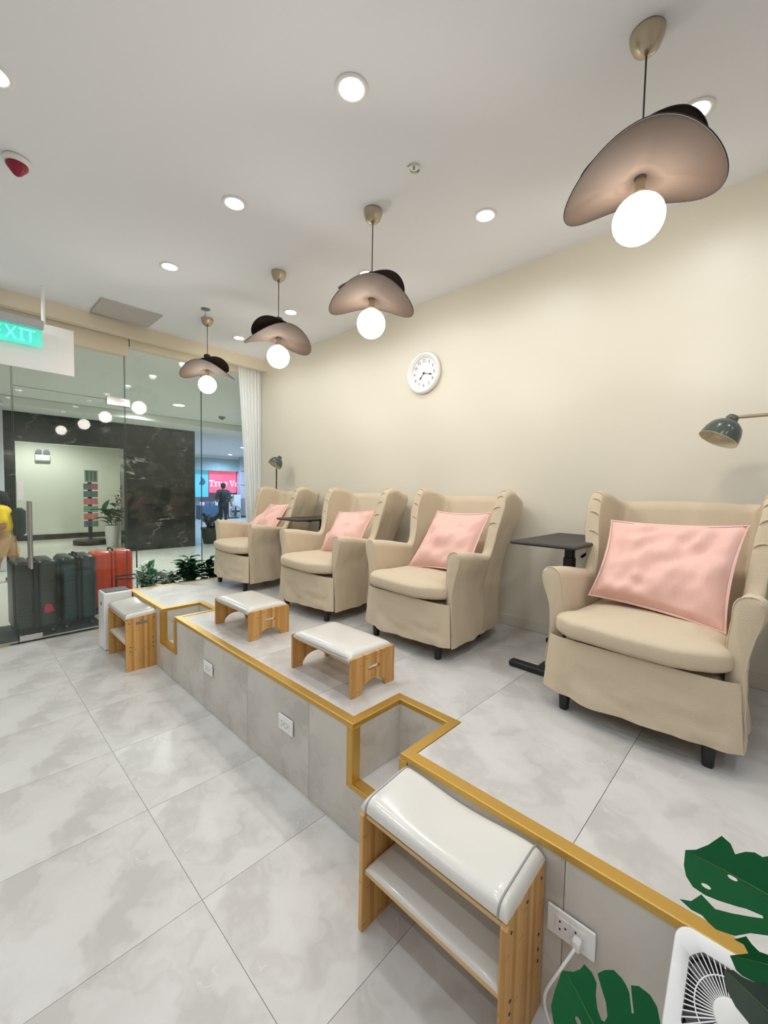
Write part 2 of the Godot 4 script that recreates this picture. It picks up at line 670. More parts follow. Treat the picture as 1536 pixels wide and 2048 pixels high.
		sill.box(Vector3(XF + 0.022, 0.2365, (w[0] + w[1]) / 2), Vector3(0.048, 0.008, w[1] - w[0]), 0.0012)
		part("sill", sill, M.gold_trim, tr)

	# long wall, ceiling, and the walls beside and behind the camera
	struct_mesh("wall_right", bx(Vector3(XW + 0.1, C / 2, -1.4), Vector3(0.2, C + 0.1, 7.8), 0.0), M.wall_paint, "long cream painted wall behind the armchairs")
	var ce := struct_node("ceiling", "white painted ceiling with an access opening")
	var hole := [0.965, 1.455, -4.875, -4.39]      # opening above the access hatch
	for q in [[-2.6, 3.1, hole[3], 2.4], [-2.6, 3.1, -5.0, hole[2]], [-2.6, hole[0], hole[2], hole[3]], [hole[1], 3.1, hole[2], hole[3]]]:
		part("slab", bx(Vector3((q[0] + q[1]) / 2, C + 0.1, (q[2] + q[3]) / 2), Vector3(q[1] - q[0], 0.2, q[3] - q[2]), 0.0), M.ceiling_paint, ce)
	part("void_cover", bx(Vector3((hole[0] + hole[1]) / 2, C + 0.22, (hole[2] + hole[3]) / 2), Vector3(0.6, 0.04, 0.6), 0.0), M.ceiling_paint, ce)
	struct_mesh("wall_left", bx(Vector3(XL - 0.1, C / 2, -1.4), Vector3(0.2, C + 0.1, 7.6), 0.0), M.white_wall)
	struct_mesh("wall_back", bx(Vector3(0.2, C / 2, ZB + 0.1), Vector3(5.6, C + 0.1, 0.2), 0.0), M.white_wall)
	struct_mesh("baseboard_right", bx(Vector3(XW - 0.006, H + 0.04, -1.4), Vector3(0.014, 0.078, 6.1), 0.003), M.baseboard_paint, "low cream baseboard along the platform")

func edge_trim(parent: Node3D, path: Array, k: int) -> void:
	# one straight piece between two mitred corners; the platform lies on the right-hand side of the path seen from above
	var a: Vector2 = path[k]
	var b: Vector2 = path[k + 1]
	var prof := [[0.044, -0.004], [0.044, 0.0025], [0.003, 0.0025], [0.0, 0.0], [-0.001, -0.02], [0.004, -0.0215], [0.006, -0.006]]
	var ends := []
	for e in 2:
		var p: Vector2 = [a, b][e]
		var d0: Vector2
		var d1: Vector2
		if e == 0:
			d1 = (b - a).normalized()
			d0 = (a - path[k - 1]).normalized() if k > 0 else d1
		else:
			d0 = (b - a).normalized()
			d1 = (path[k + 2] - b).normalized() if k + 2 < path.size() else d0
		var n0 := Vector2(-d0.y, d0.x)
		var n1 := Vector2(-d1.y, d1.x)
		var mit := (n0 + n1) / maxf(0.4, 1.0 + n0.dot(n1))
		var row := []
		for q in prof:
			var xz: Vector2 = p + mit * q[0]
			row.append(Vector3(xz.x, H + q[1], xz.y))
		ends.append(row)
	var m := MB.new()
	var start := m.ix.size()
	for i in prof.size():
		var j := (i + 1) % prof.size()
		var f := m.v.size()
		for q in [ends[0][i], ends[0][j], ends[1][j], ends[1][i]]:
			m.vert(q)
		m.tri(f, f + 1, f + 2)
		m.tri(f, f + 2, f + 3)
	m.fix(start)
	part("edge", m, M.gold_trim, parent)

# ---------------------------------------------------------------- shop front
func build_front() -> void:
	var fr := Transform3D(Basis(Vector3.UP, deg_to_rad(1.75)), Vector3(1.3, 0, -5.10))
	var wn := struct_node("window_1", "frameless glass shop front of tall fixed panes")
	wn.transform = fr
	var panes := [[-4.0, -0.895, 0.0, 2.855], [-0.888, 0.008, 2.385, 2.855], [0.016, 0.825, 0.0, 2.955], [0.831, 1.61, 0.0, 2.955]]
	for q in panes:
		part("pane", bx(Vector3((q[0] + q[1]) / 2, (q[2] + q[3]) / 2, 0), Vector3(q[1] - q[0], q[3] - q[2], 0.012), 0.0005), M.pane, wn)
		var e := MB.new()
		for x in [q[0], q[1]]:
			e.box(Vector3(x, (q[2] + q[3]) / 2, 0), Vector3(0.0022, q[3] - q[2], 0.012), 0.0002)
		part("pane_edge", e, M.pane_edge, wn)
	var rail := MB.new()
	rail.box(Vector3(-0.44, 2.381, 0), Vector3(0.9, 0.003, 0.013), 0.0003)
	part("pane_edge", rail, M.pane_edge, wn)
	var dr := struct_node("door_1", "frameless glass door with long tubular chrome pull handles")
	dr.transform = fr
	part("leaf_pane", bx(Vector3(-0.44, 1.19, 0), Vector3(0.893, 2.36, 0.012), 0.0005), M.pane, dr)
	var e := MB.new()
	for x in [-0.886, 0.006]:
		e.box(Vector3(x, 1.19, 0), Vector3(0.003, 2.36, 0.0125), 0.0002)
	part("leaf_edge", e, M.pane_edge, dr)
	var hinge := MB.new()
	hinge.box(Vector3(-0.05, 2.372, 0), Vector3(0.215, 0.088, 0.034), 0.003)
	part("patch_fitting", hinge, M.chrome, dr)
	var low := MB.new()
	low.box(Vector3(-0.80, 0.045, 0), Vector3(0.17, 0.055, 0.03), 0.003)
	part("patch_lock", low, M.chrome, dr)
	for s in [-1.0, 1.0]:
		var hd := MB.new()
		hd.tube([Vector3(-0.79, 0.70, s * 0.05), Vector3(-0.79, 1.33, s * 0.05)], 0.0135, 14)
		for y in [0.84, 1.19]:
			hd.tube([Vector3(-0.79, y, s * 0.05), Vector3(-0.79, y, s * 0.004)], 0.008, 10)
		part("pull_handle", hd, M.chrome, dr)
	part("door_contact", bx(Vector3(-0.853, 1.43, 0.018), Vector3(0.05, 0.185, 0.022), 0.006), M.white_plastic, dr)
	# header over the glass and the dropped bulkhead in front of it
	var hb := struct_node("trim_2", "cream header above the shop-front glass")
	hb.transform = fr
	part("header", bx(Vector3(-1.97, 2.998, 0), Vector3(4.02, 0.28, 0.11), 0.001), M.bulkhead_paint, hb)
	part("header", bx(Vector3(0.825, 3.047, 0), Vector3(1.55, 0.18, 0.11), 0.001), M.bulkhead_paint, hb)
	part("sill_track", bx(Vector3(-1.2, 0.002, 0), Vector3(5.6, 0.008, 0.05), 0.001), M.chrome, hb)
	var bk := struct_node("trim_3", "cream bulkhead running across the ceiling before the glass")
	bk.transform = fr
	part("fascia", bx(Vector3(-1.2, 3.072, 0.185), Vector3(5.6, 0.132, 0.08), 0.002), M.bulkhead_paint, bk)
	# sheer curtain drawn to the wall
	var rows := []
	for i in 25:
		var v := i / 24.0
		var row := []
		for j in 97:
			var u := j / 96.0
			var wv := sin(u * TAU * 7.0 + sin(v * 3.0) * 0.5) * (0.02 + 0.014 * v) + sin(u * TAU * 3.1 + 1.7) * 0.012 * v
			var x := lerpf(1.262, 1.585, u) + lerpf(0.0, 0.13, v) * (1.0 - u) * 1.1 + sin(v * 5.0 + u * 9.0) * 0.004
			row.append(Vector3(x, lerpf(3.03, 0.53, v), 0.085 + wv * lerpf(0.7, 1.0, v)))
		rows.append(row)
	var cm := MB.new()
	cm.grid(rows)
	var cu := lone("sheer_curtain", cm, M.sheer, "sheer white curtain hanging in the corner beside the glass", "curtain")
	cu.transform = fr

# ---------------------------------------------------------------- armchair
func shell_columns() -> Array:
	# keys along the right half from the arm front to the middle of the back:
	# inner x z, outer x z, height, lean, flare, half thickness
	var k := [
		[0.298, 0.362, 0.352, 0.388, 0.648, 0.0, 0.034, 0.047],
		[0.299, 0.30, 0.350, 0.31, 0.645, 0.0, 0.033, 0.047],
		[0.299, 0.20, 0.343, 0.20, 0.632, 0.0, 0.03, 0.046],
		[0.297, 0.09, 0.330, 0.08, 0.612, -0.004, 0.024, 0.042],
		[0.294, 0.02, 0.320, 0.02, 0.607, -0.01, 0.022, 0.038],
		[0.292, -0.015, 0.316, -0.01, 0.66, -0.015, 0.028, 0.036],
		[0.291, -0.035, 0.312, -0.035, 0.80, -0.03, 0.045, 0.036],
		[0.290, -0.055, 0.308, -0.055, 0.93, -0.045, 0.06, 0.037],
		[0.289, -0.085, 0.302, -0.085, 1.0, -0.06, 0.068, 0.038],
		[0.288, -0.125, 0.295, -0.13, 1.011, -0.085, 0.068, 0.039],
		[0.286, -0.165, 0.284, -0.20, 0.995, -0.115, 0.063, 0.041],
		[0.282, -0.185, 0.268, -0.275, 0.966, -0.15, 0.055, 0.046],
		[0.245, -0.178, 0.235, -0.308, 0.962, -0.168, 0.03, 0.052],
		[0.15, -0.168, 0.145, -0.318, 0.965, -0.175, 0.0, 0.052],
		[0.075, -0.164, 0.072, -0.322, 0.968, -0.178, 0.0, 0.052],
		[0.0, -0.162, 0.0, -0.324, 0.969, -0.18, 0.0, 0.052]]
	var dense := []
	var sub := 4
	for i in k.size() - 1:
		for s in sub:
			var t := s / float(sub)
			var row := []
			for c in 8:
				row.append(cubic_interpolate(k[i][c], k[i + 1][c], k[maxi(i - 1, 0)][c], k[mini(i + 2, k.size() - 1)][c], t))
			dense.append(row)
	dense.append(k[-1])
	var cols := []
	var nz := noise(7.0, 3, 91)
	for side in [1.0, -1.0]:
		var half := []
		for q in dense:
			var pi := Vector2(q[0], q[1])
			var po := Vector2(q[2], q[3])
			var n := Vector2(1, 0) if q[1] > -0.12 else Vector2(smoothstep(0.2, 0.29, q[0]), -1.0 + smoothstep(0.2, 0.29, q[0]))
			n = n.normalized()
			if q[1] < -0.12:
				n = Vector2(smoothstep(0.262, 0.288, q[0]), -1.0 + smoothstep(0.262, 0.288, q[0])).normalized()
			var mid := (pi + po) / 2.0
			var h: float = q[4]
			var r: float = q[7]
			var col := []
			var prof := []
			for s in 8:      # inner face upwards
				prof.append([lerpf(0.30, h - r, s / 7.0), -1.0, 0.0])
			for s in range(1, 8):
				var a := PI * s / 8.0
				prof.append([h - r + sin(a) * r, -cos(a), 1.0])
			for s in 13:
				prof.append([lerpf(h - r, 0.088, s / 12.0), 1.0, 0.0])
			for e in prof:
				var y: float = e[0]
				var f := clampf((y - 0.33) / maxf(0.05, h - 0.33), 0.0, 1.0)
				var top := mid + n * float(q[6]) * smoothstep(0.1, 0.95, f) + Vector2(0, q[5]) * f
				var base := pi if e[1] < 0.0 else po
				var at := top + n * r * float(e[1])
				if e[2] == 0.0:
					var edge := top + n * r * signf(e[1])
					at = (base + Vector2(0, q[5]) * f + n * float(q[6]) * smoothstep(0.3, 1.0, f)).lerp(edge, smoothstep(0.15, 0.97, f))
					if e[1] > 0.0:
						at += n * 0.012 * smoothstep(0.34, 0.1, y)
				var p := Vector3(at.x, y, at.y)
				var w := nz.get_noise_3d(p.x * side + 3.0, p.y * 0.7, p.z) * (0.015 if e[1] > 0.0 else 0.006)
				p += Vector3(n.x, 0, n.y) * w
				if e[1] > 0.0 and y < 0.12:
					p.y += nz.get_noise_3d(p.x * side * 0.6, 9.0, p.z * 0.6) * 0.02
				p.x *= side
				col.append(p)
			half.append(col)
		if side < 0.0:
			half.reverse()
			half.remove_at(0)
		cols.append_array(half)
	return cols

func make_chair() -> Node3D:
	var t := thing("wing_armchair", "beige wing armchair", "armchair")
	var cols := shell_columns()
	var n := cols.size()
	var mid := (n - 1) / 2
	var a1 := 17       # arm ends, wing begins
	var w1 := 44       # wing ends, back begins
	for q in [["arm", 0, a1], ["wing", a1, w1], ["back", w1, n - 1 - w1], ["wing", n - 1 - w1, n - 1 - a1], ["arm", n - 1 - a1, n - 1]]:
		var m := MB.new()
		m.grid(cols.slice(q[1], q[2] + 1))
		if q[0] == "arm":
			# front panel of the arm
			var c: Array = cols[0] if q[1] == 0 else cols[n - 1]
			var rows := []
			var half := c.size() / 2
			for s in half:
				rows.append([c[s] + Vector3(0, 0, 0.001), (c[s] + c[c.size() - 1 - s]) / 2.0 + Vector3(0, 0, 0.012), c[c.size() - 1 - s] + Vector3(0, 0, 0.001)])
			rows.append([c[half], c[half] + Vector3(0, 0, 0.002), c[half]])
			m.grid(rows)
		var p := part(q[0], m, M.linen, t)
		if q[0] == "arm":
			var c: Array = cols[0] if q[1] == 0 else cols[n - 1]
			var seam := []
			for e in range(3, c.size() - 2):
				seam.append(c[e] + Vector3(0, 0, 0.001))
			var sm := MB.new()
			sm.tube(seam, 0.0028, 5, false)
			part("seam", sm, M.linen, p)
		if q[0] == "wing":
			# gathered pleats stitched over the front edge of the wing
			for e in 5:
				var ci: int = (a1 + 7 + e * 3) if q[1] == a1 else (n - 1 - a1 - 7 - e * 3)
				var c: Array = cols[ci]
				var line := []
				for s in range(8, 13):
					var d: Vector3 = c[s] - Vector3(c[s].x * 0.98, c[s].y - 0.03, c[s].z - 0.02)
					line.append(c[s] + Vector3(0, 0.001, 0.002) + d.normalized() * 0.0005)
				var pm := MB.new()
				pm.tube(line, [0.001, 0.004, 0.005, 0.004, 0.001], 7, false)
				part("pleat", pm, M.linen, p)
	# front skirt of the slipcover
	var nz := noise(5.0, 3, 95)
	var rows := []
	for i in 15:
		var v := i / 14.0
		var row := []
		for j in 41:
			var u := sin((j / 40.0 - 0.5) * PI)
			var x := lerpf(0.347, 0.366, v) * u
			var z := 0.392 + 0.026 * (1.0 - pow(absf(u), 10.0)) + 0.042 * (1.0 - u * u) + 0.010 * v
			z += nz.get_noise_2d(x * 0.8, v * 0.4) * 0.018 * v * (1.0 - pow(absf(u), 6.0))
			z += 0.009 * v * smoothstep(0.45, 0.8, absf(u)) * sin(u * 19.0 + v * 3.5 * signf(u)) * (1.0 - pow(absf(u), 12.0))
			var y := lerpf(0.352, 0.090, v) + nz.get_noise_2d(x * 0.5 + 5.0, 2.0) * 0.016 * v - 0.012 * u * u * (1.0 - v)
			row.append(Vector3(x, y, z))
		rows.append(row)
	var sk := MB.new()
	sk.grid(rows)
	part("skirt", sk, M.linen, t)
	part("hidden_light_block", bx(Vector3(0, 0.235, 0.10), Vector3(0.58, 0.21, 0.56), 0.02), M.linen, t)  # unseen box added inside the seat to block light
	# loose seat cushion: crowned, boxed, wider in front of the arms
	var cm := MB.new()
	var cr := []
	for i in 25:
		var ph := -PI / 2 + PI * i / 24.0
		var row := []
		for j in 64:
			var th := TAU * j / 64.0
			var cp := signf(cos(ph)) * pow(absf(cos(ph)), 0.42)
			var x := 0.335 * cp * signf(cos(th)) * pow(absf(cos(th)), 0.32)
			var z := 0.315 * cp * signf(sin(th)) * pow(absf(sin(th)), 0.32)
			var y := 0.055 * signf(sin(ph)) * pow(absf(sin(ph)), 0.5)
			var wide := lerpf(0.865, 1.0, smoothstep(0.16, 0.235, z))
			if z > 0.0:
				z += 0.014 + 0.045 * (1.0 - pow(x / 0.335, 2.0)) * (z / 0.315)
			if y > 0.0:
				y += 0.018 * (1.0 - pow(x / 0.335, 2.0)) * (1.0 - pow(z / 0.36, 2.0))
			x *= wide
			row.append(Vector3(x, 0.402 + y + nz.get_noise_2d(x * 1.5, z * 1.5) * 0.006, z + 0.125))
		cr.append(row)
	cm.grid(cr, false, true, true)
	var cu := part("seat_cushion", cm, M.linen, t)
	var pp := MB.new()
	var ring := []
	for j in 65:
		ring.append(cr[8][j % 64] * Vector3(1.004, 1, 1.0) + Vector3(0, 0, 0.001))
	pp.tube(ring, 0.003, 5, false)
	part("piping", pp, M.linen, cu)
	# legs
	for q in [[-0.268, 0.385, 0.0, 0.004], [0.268, 0.385, 0.0, 0.004], [-0.2, -0.105, 0.0, -0.03], [0.2, -0.105, 0.0, -0.03]]:
		var lg := MB.new()
		var lr := []
		for s in [[0.0, 0.0165], [0.004, 0.0185], [0.14, 0.028]]:
			var y: float = s[0]
			var c := Vector3(q[0], y, q[1] + q[3] * (1.0 - y / 0.14))
			var row := []
			for a in 16:
				var an := TAU * (a + 0.5) / 16.0
				var sq := pow(pow(absf(cos(an)), 4.0) + pow(absf(sin(an)), 4.0), -0.25)
				row.append(c + Vector3(cos(an), 0, sin(an)) * float(s[1]) * sq * 0.96)
			lr.append(row)
		var under := []
		for a in 16:
			under.append(Vector3(q[0], 0, q[1] + q[3]))
		lr.insert(0, under)
		lg.grid(lr, false, true, true)
		part("leg", lg, M.black_metal, t)
	return t

func pillow(label: String, cor: Array, thick: float, xf: Transform3D, sd: int) -> void:
	# cor: top left, top right, bottom right, bottom left
	var t := thing("pink_cushion", label, "cushion", Vector3.ZERO, 0.0, "pink cushions on the armchairs")
	var o: Vector3 = (cor[2] + cor[3]) / 2.0
	t.transform = xf * Transform3D(Basis(), o)
	var nrm: Vector3 = (cor[1] - cor[3]).cross(cor[0] - cor[2]).normalized()
	if nrm.z < 0.0:
		nrm = -nrm
	var nz := noise(0.8, 2, sd)
	var n2 := noise(2.6, 2, sd + 7)
	var at := func(u: float, v: float, side: float) -> Vector3:
		var pin := 0.085
		var uu := u * (1.0 - pin * (1.0 - v * v) * absf(u))
		var vv := v * (1.0 - pin * (1.0 - u * u) * absf(v))
		var p: Vector3 = cor[0].lerp(cor[1], (uu + 1.0) / 2.0).lerp(cor[3].lerp(cor[2], (uu + 1.0) / 2.0), (vv + 1.0) / 2.0)
		var e := pow(maxf(0.0, 1.0 - pow(absf(u), 2.6)), 0.55) * pow(maxf(0.0, 1.0 - pow(absf(v), 2.6)), 0.55)
		var w := (nz.get_noise_2d(u * 0.9 + side, v * 0.9) * 0.05 + n2.get_noise_2d(u * 0.9 + v * 0.5, v * 0.35 - u * 0.25) * (0.032 if sd > 135 else 0.018)) * e
		return p + nrm * (side * thick * 0.5 * e * (0.85 + 0.3 * v) + w) - o
	for side in [1.0, -1.0]:
		var rows := []
		for i in 33:
			var row := []
			for j in 33:
				row.append(at.call(j / 16.0 - 1.0, i / 16.0 - 1.0, side))
			rows.append(row)
		var m := MB.new()
		m.grid(rows)
		part("front_cover" if side > 0.0 else "back_cover", m, M.pink_cloth, t)
	# stitched flange round the edge
	var rim := []
	for k in 128:
		var s := k / 32
		var f := (k % 32) / 16.0 - 1.0
		var uv: Vector2 = [Vector2(f, -1), Vector2(1, f), Vector2(-f, 1), Vector2(-1, -f)][s]
		var p: Vector3 = at.call(uv.x, uv.y, 1.0)
		rim.append(p)
	var mid := Vector3.ZERO
	for p in rim:
		mid += p / rim.size()
	var rr := []
	for ring in [[0.0, 0.003], [0.011, 0.002], [0.011, -0.002], [0.0, -0.003]]:
		var row := []
		for p in rim:
			row.append(p + (p - mid).normalized() * float(ring[0]) + nrm * float(ring[1]))
		rr.append(row)
	var fm := MB.new()
	fm.grid(rr, false, true)
	part("flange", fm, M.pink_edge, t)

func build_chairs() -> void:
	var first := make_chair()
	var labels := ["beige slipcovered wing armchair next to the sheer curtain and glass shop front", "beige slipcovered wing armchair beside the black side table by the curtain-end chair", "beige slipcovered wing armchair directly below the wall clock, square pink cushion inside", "beige slipcovered wing armchair holding the wide pink cushion under the green reading lamp"]
	var spots := [[2.335, -3.965, 0.0], [2.34, -2.715, 0.0], [2.385, -1.69, -2.0], [2.325, -0.395, -3.5]]
	var pil := [
		[[Vector3(-0.09, 0.815, -0.095), Vector3(0.262, 0.83, -0.105), Vector3(0.285, 0.49, 0.14), Vector3(-0.18, 0.475, 0.155)], 0.17, "square pink cushion on the chair nearest the sheer curtain"],
		[[Vector3(-0.155, 0.79, -0.075), Vector3(0.275, 0.825, -0.10), Vector3(0.285, 0.485, 0.13), Vector3(-0.11, 0.46, 0.17)], 0.17, "square pink cushion on the chair beside the black side table, pointed corner up"],
		[[Vector3(-0.16, 0.845, -0.115), Vector3(0.278, 0.855, -0.12), Vector3(0.285, 0.49, 0.13), Vector3(-0.18, 0.465, 0.17)], 0.17, "square pink cushion on the chair under the wall clock"],
		[[Vector3(-0.268, 0.855, -0.12), Vector3(0.283, 0.868, -0.125), Vector3(0.265, 0.455, 0.18), Vector3(-0.262, 0.50, 0.155)], 0.19, "large wide pink cushion on the chair under the reading lamp"]]
	for k in 4:
		var c: Node3D = first if k == 0 else copy(first, "wing_armchair", "", "")
		tag(c, labels[k], "armchair", "armchairs along the wall")
		c.position = Vector3(spots[k][0], H, spots[k][1])
		c.rotation_degrees.y = -90.0 + spots[k][2]
		pillow(pil[k][2], pil[k][0], pil[k][1], c.transform, 100 + k * 13)

# ---------------------------------------------------------------- stools
func arc_pts(c: Vector2, r: Vector2, a0: float, a1: float, n: int) -> Array:
	var o := []
	for k in n + 1:
		var a := deg_to_rad(lerpf(a0, a1, k / float(n)))
		o.append(c + Vector2(cos(a) * r.x, sin(a) * r.y))
	return o

func side_board(poly: PackedVector2Array, slot: Rect2, z0: float, z1: float) -> MB:
	# an upright board with a rounded hand slot, built as a left and a right half
	var hole := PackedVector2Array()
	var r := slot.size.y / 2.0
	for q in arc_pts(Vector2(slot.end.x - r, slot.position.y + r), Vector2(r, r), -90, 90, 6) + arc_pts(Vector2(slot.position.x + r, slot.position.y + r), Vector2(r, r), 90, 270, 6):
		hole.append(q)
	var cx := slot.get_center().x
	var m := MB.new()
	for half in [rect(-1, -1, cx, 2), rect(cx, -1, 1, 2)]:
		for q in Geometry2D.intersect_polygons(poly, half):
			for w in Geometry2D.clip_polygons(q, hole):
				m.prism(w, z0, z1)
	return m

func pad(w: float, d: float, th: float, sag: float, wave: float) -> MB:
	# a vinyl pad with rolled edges, w along x, d along z; sag dips the middle, wave lifts the ends of the back edge
	var m := MB.new()
	var rows := []
	var n := 26
	for i in n + 1:
		var v := sin((i / float(n) - 0.5) * PI)
		var row := []
		for j in n + 1:
			var u := sin((j / float(n) - 0.5) * PI)
			var e := pow(1.0 - pow(absf(u), 9.0), 0.5) * pow(1.0 - pow(absf(v), 22.0), 0.5)
			var y := -th / 2 + th * e - sag * (1.0 - v * v) * e + wave * cos(v * 4.2) * e * (0.35 + 0.65 * u)
			row.append(Vector3(u * w / 2, y, v * d / 2))
		rows.append(row)
	m.grid(rows)
	m.box(Vector3(0, -th / 2 - 0.0015, 0), Vector3(w * 0.995, 0.003, d * 0.995), 0.001)
	return m

func make_footstool() -> Node3D:
	# boards at both ends in z, 0.30 wide in x; 0.50 long
	var t := thing("bamboo_footstool", "low footstool", "footstool")
	var poly := PackedVector2Array([Vector2(-0.15, 0.0)])
	poly.append(Vector2(-0.095, 0.0))
	for q in arc_pts(Vector2(0, 0.0), Vector2(0.085, 0.062), 180, 0, 14):
		poly.append(q)
	poly.append_array([Vector2(0.15, 0.0), Vector2(0.15, 0.188), Vector2(0.146, 0.192), Vector2(-0.146, 0.192), Vector2(-0.15, 0.188)])
	for s in [-1.0, 1.0]:
		part("side_board", side_board(poly, Rect2(-0.042, 0.108, 0.084, 0.02), s * 0.25 - 0.0075 - s * 0.0075, s * 0.25 + 0.0075 - s * 0.0075), M.bamboo, t)
	part("top_board", bx(Vector3(0, 0.172, 0), Vector3(0.285, 0.014, 0.468), 0.002), M.bamboo_edge, t)
	var c := part("seat_pad", pad(0.298, 0.472, 0.034, -0.004, 0.0), M.vinyl, t, "glossy off-white vinyl pad")
	c.position = Vector3(0, 0.196, 0)
	var e := MB.new()
	var ring := []
	for j in 73:
		var tt := TAU * j / 72.0
		ring.append(Vector3(0.149 * signf(cos(tt)) * pow(absf(cos(tt)), 0.16), -0.006, 0.2345 * signf(sin(tt)) * pow(absf(sin(tt)), 0.16)))
	e.tube(ring, 0.0026, 5, false)
	part("piping", e, M.piping_grey, c)
	return t

func make_step_stool(gloss_waves: bool, label: String) -> Node3D:
	var t := thing("bamboo_shelf_stool", label, "stool")
	# boards at both ends in z; x from -0.115 (aisle) to 0.115 (platform)
	var poly := PackedVector2Array([Vector2(-0.115, 0), Vector2(0.115, 0), Vector2(0.115, 0.440), Vector2(0.108, 0.446), Vector2(-0.09, 0.430), Vector2(-0.115, 0.408)])
	for s in [-1.0, 1.0]:
		var m := MB.new()
		m.prism(poly, s * 0.258 - 0.009, s * 0.258 + 0.009)
		var b := part("side_board", m, M.bamboo, t)
		for q in [[-0.09, 0.39], [0.0, 0.405], [0.09, 0.41], [0.085, 0.245], [0.085, 0.2], [-0.085, 0.2], [-0.085, 0.165], [0.085, 0.165]]:
			var sc := MB.new()
			sc.lathe([[0.0, 0.0], [0.0045, 0.0], [0.0045, 0.0012], [0.0, 0.0012]], 10, Vector3(q[0], q[1], s * 0.267), Basis(Vector3.RIGHT, s * PI / 2))
			part("screw", sc, M.dark_plastic, b)
	part("shelf", bx(Vector3(0, 0.212, 0), Vector3(0.215, 0.016, 0.498), 0.002), M.bamboo_edge, t)
	var sp := part("shelf_pad", pad(0.214, 0.494, 0.016, 0.0, 0.0), M.vinyl, t)
	sp.position = Vector3(0, 0.228, 0)
	part("top_board", bx(Vector3(0, 0.405, 0), Vector3(0.21, 0.014, 0.498), 0.002), M.bamboo_edge, t)
	var c := part("seat_pad", pad(0.232, 0.532, 0.044, 0.010, -0.007 if gloss_waves else -0.004), M.vinyl, t, "glossy off-white vinyl seat pad with a dip")
	c.position = Vector3(0, 0.459, 0)
	c.rotation_degrees.z = 4.0
	for s in [-1.0, 1.0]:
		var e := MB.new()
		var ring := []
		for k in 25:
			var u := sin((k / 24.0 - 0.5) * PI)
			var v := 0.905
			var q := pow(1.0 - pow(absf(u), 9.0), 0.5) * pow(1.0 - pow(v, 22.0), 0.5)
			ring.append(Vector3(u * 0.117, -0.022 + 0.044 * q - 0.010 * (1.0 - v * v) * q + (-0.007 if gloss_waves else -0.004) * cos(v * 4.2) * q * (0.35 + 0.65 * u), s * v * 0.266))
		e.tube(ring, 0.003, 6, true)
		part("piping", e, M.piping_grey, c)
	return t

func build_stools() -> void:
	var a := make_footstool()
	tag(a, "low bamboo footstool with white pad, set before the chair below the wall clock", "footstool", "footstools on the platform")
	a.position = Vector3(1.443, H, -1.68)
	var b := copy(a, "bamboo_footstool", "low bamboo footstool with white pad, beside the foot well at the shop-front end", "footstools on the platform")
	b.position = Vector3(1.463, H, -2.69)
	var c := make_step_stool(true, "bamboo stool with lower shelf and white pads by the plugged-in socket")
	c.set_meta("group", "shelf stools on the floor")
	c.position = Vector3(1.043, 0, -0.706)
	var d := make_step_stool(false, "bamboo stool with lower shelf and white pads beside the white air purifier")
	d.set_meta("group", "shelf stools on the floor")
	d.position = Vector3(1.055, 0, -3.983)
	# brand plate on the far stool's board
	var p := MB.new()
	p.box(Vector3(0.0, 0.385, 0.2672), Vector3(0.085, 0.022, 0.0012), 0.0003)
	part("name_plate", p, M.grey_plastic, d)

# ---------------------------------------------------------------- side tables and reading lamps
func make_table(label: String) -> Node3D:
	# local x = world X (0 = aisle edge of the top), z across
	var t := thing("side_table", label, "side table", Vector3.ZERO, 0.0, "black side tables between the armchairs")
	var m := MB.new()
	m.box(Vector3(0.35, 0.725, 0), Vector3(0.70, 0.018, 0.35), 0.006)
	part("table_top", m, M.table_top, t)
	var u := MB.new()
	u.box(Vector3(0.38, 0.708, 0), Vector3(0.42, 0.016, 0.06), 0.003)
	u.box(Vector3(0.20, 0.708, -0.09), Vector3(0.03, 0.014, 0.03), 0.003)
	u.box(Vector3(0.20, 0.708, 0.0), Vector3(0.03, 0.014, 0.2), 0.003)
	part("bracket", u, M.black_metal, t)
	var c := MB.new()
	c.box(Vector3(0.42, 0.50, 0.0), Vector3(0.042, 0.42, 0.05), 0.005)
	c.box(Vector3(0.42, 0.33, 0.0), Vector3(0.052, 0.58, 0.06), 0.006)
	part("column", c, M.black_metal, t)
	var g := MB.new()
	g.tube([Vector3(0.62, 0.70, 0.09), Vector3(0.56, 0.68, 0.10), Vector3(0.47, 0.62, 0.05)], 0.008, 8)
	part("release_lever", g, M.black_metal, t)
	var b := MB.new()
	b.box(Vector3(0.36, 0.022, 0.0), Vector3(0.52, 0.03, 0.09), 0.006)
	part("base_bar", b, M.black_metal, t)
	for x in [0.10, 0.62]:
		var f := MB.new()
		f.box(Vector3(x, 0.02, 0.02), Vector3(0.055, 0.034, 0.43), 0.008)
		part("foot", f, M.black_metal, t)
		for s in [-1.0, 1.0]:
			var q := MB.new()
			q.lathe([[0.0, 0.0], [0.016, 0.0], [0.016, 0.006], [0.0, 0.006]], 12, Vector3(x, 0.0, 0.02 + s * 0.19))
			part("foot_pad", q, M.rubber, t)
	return t

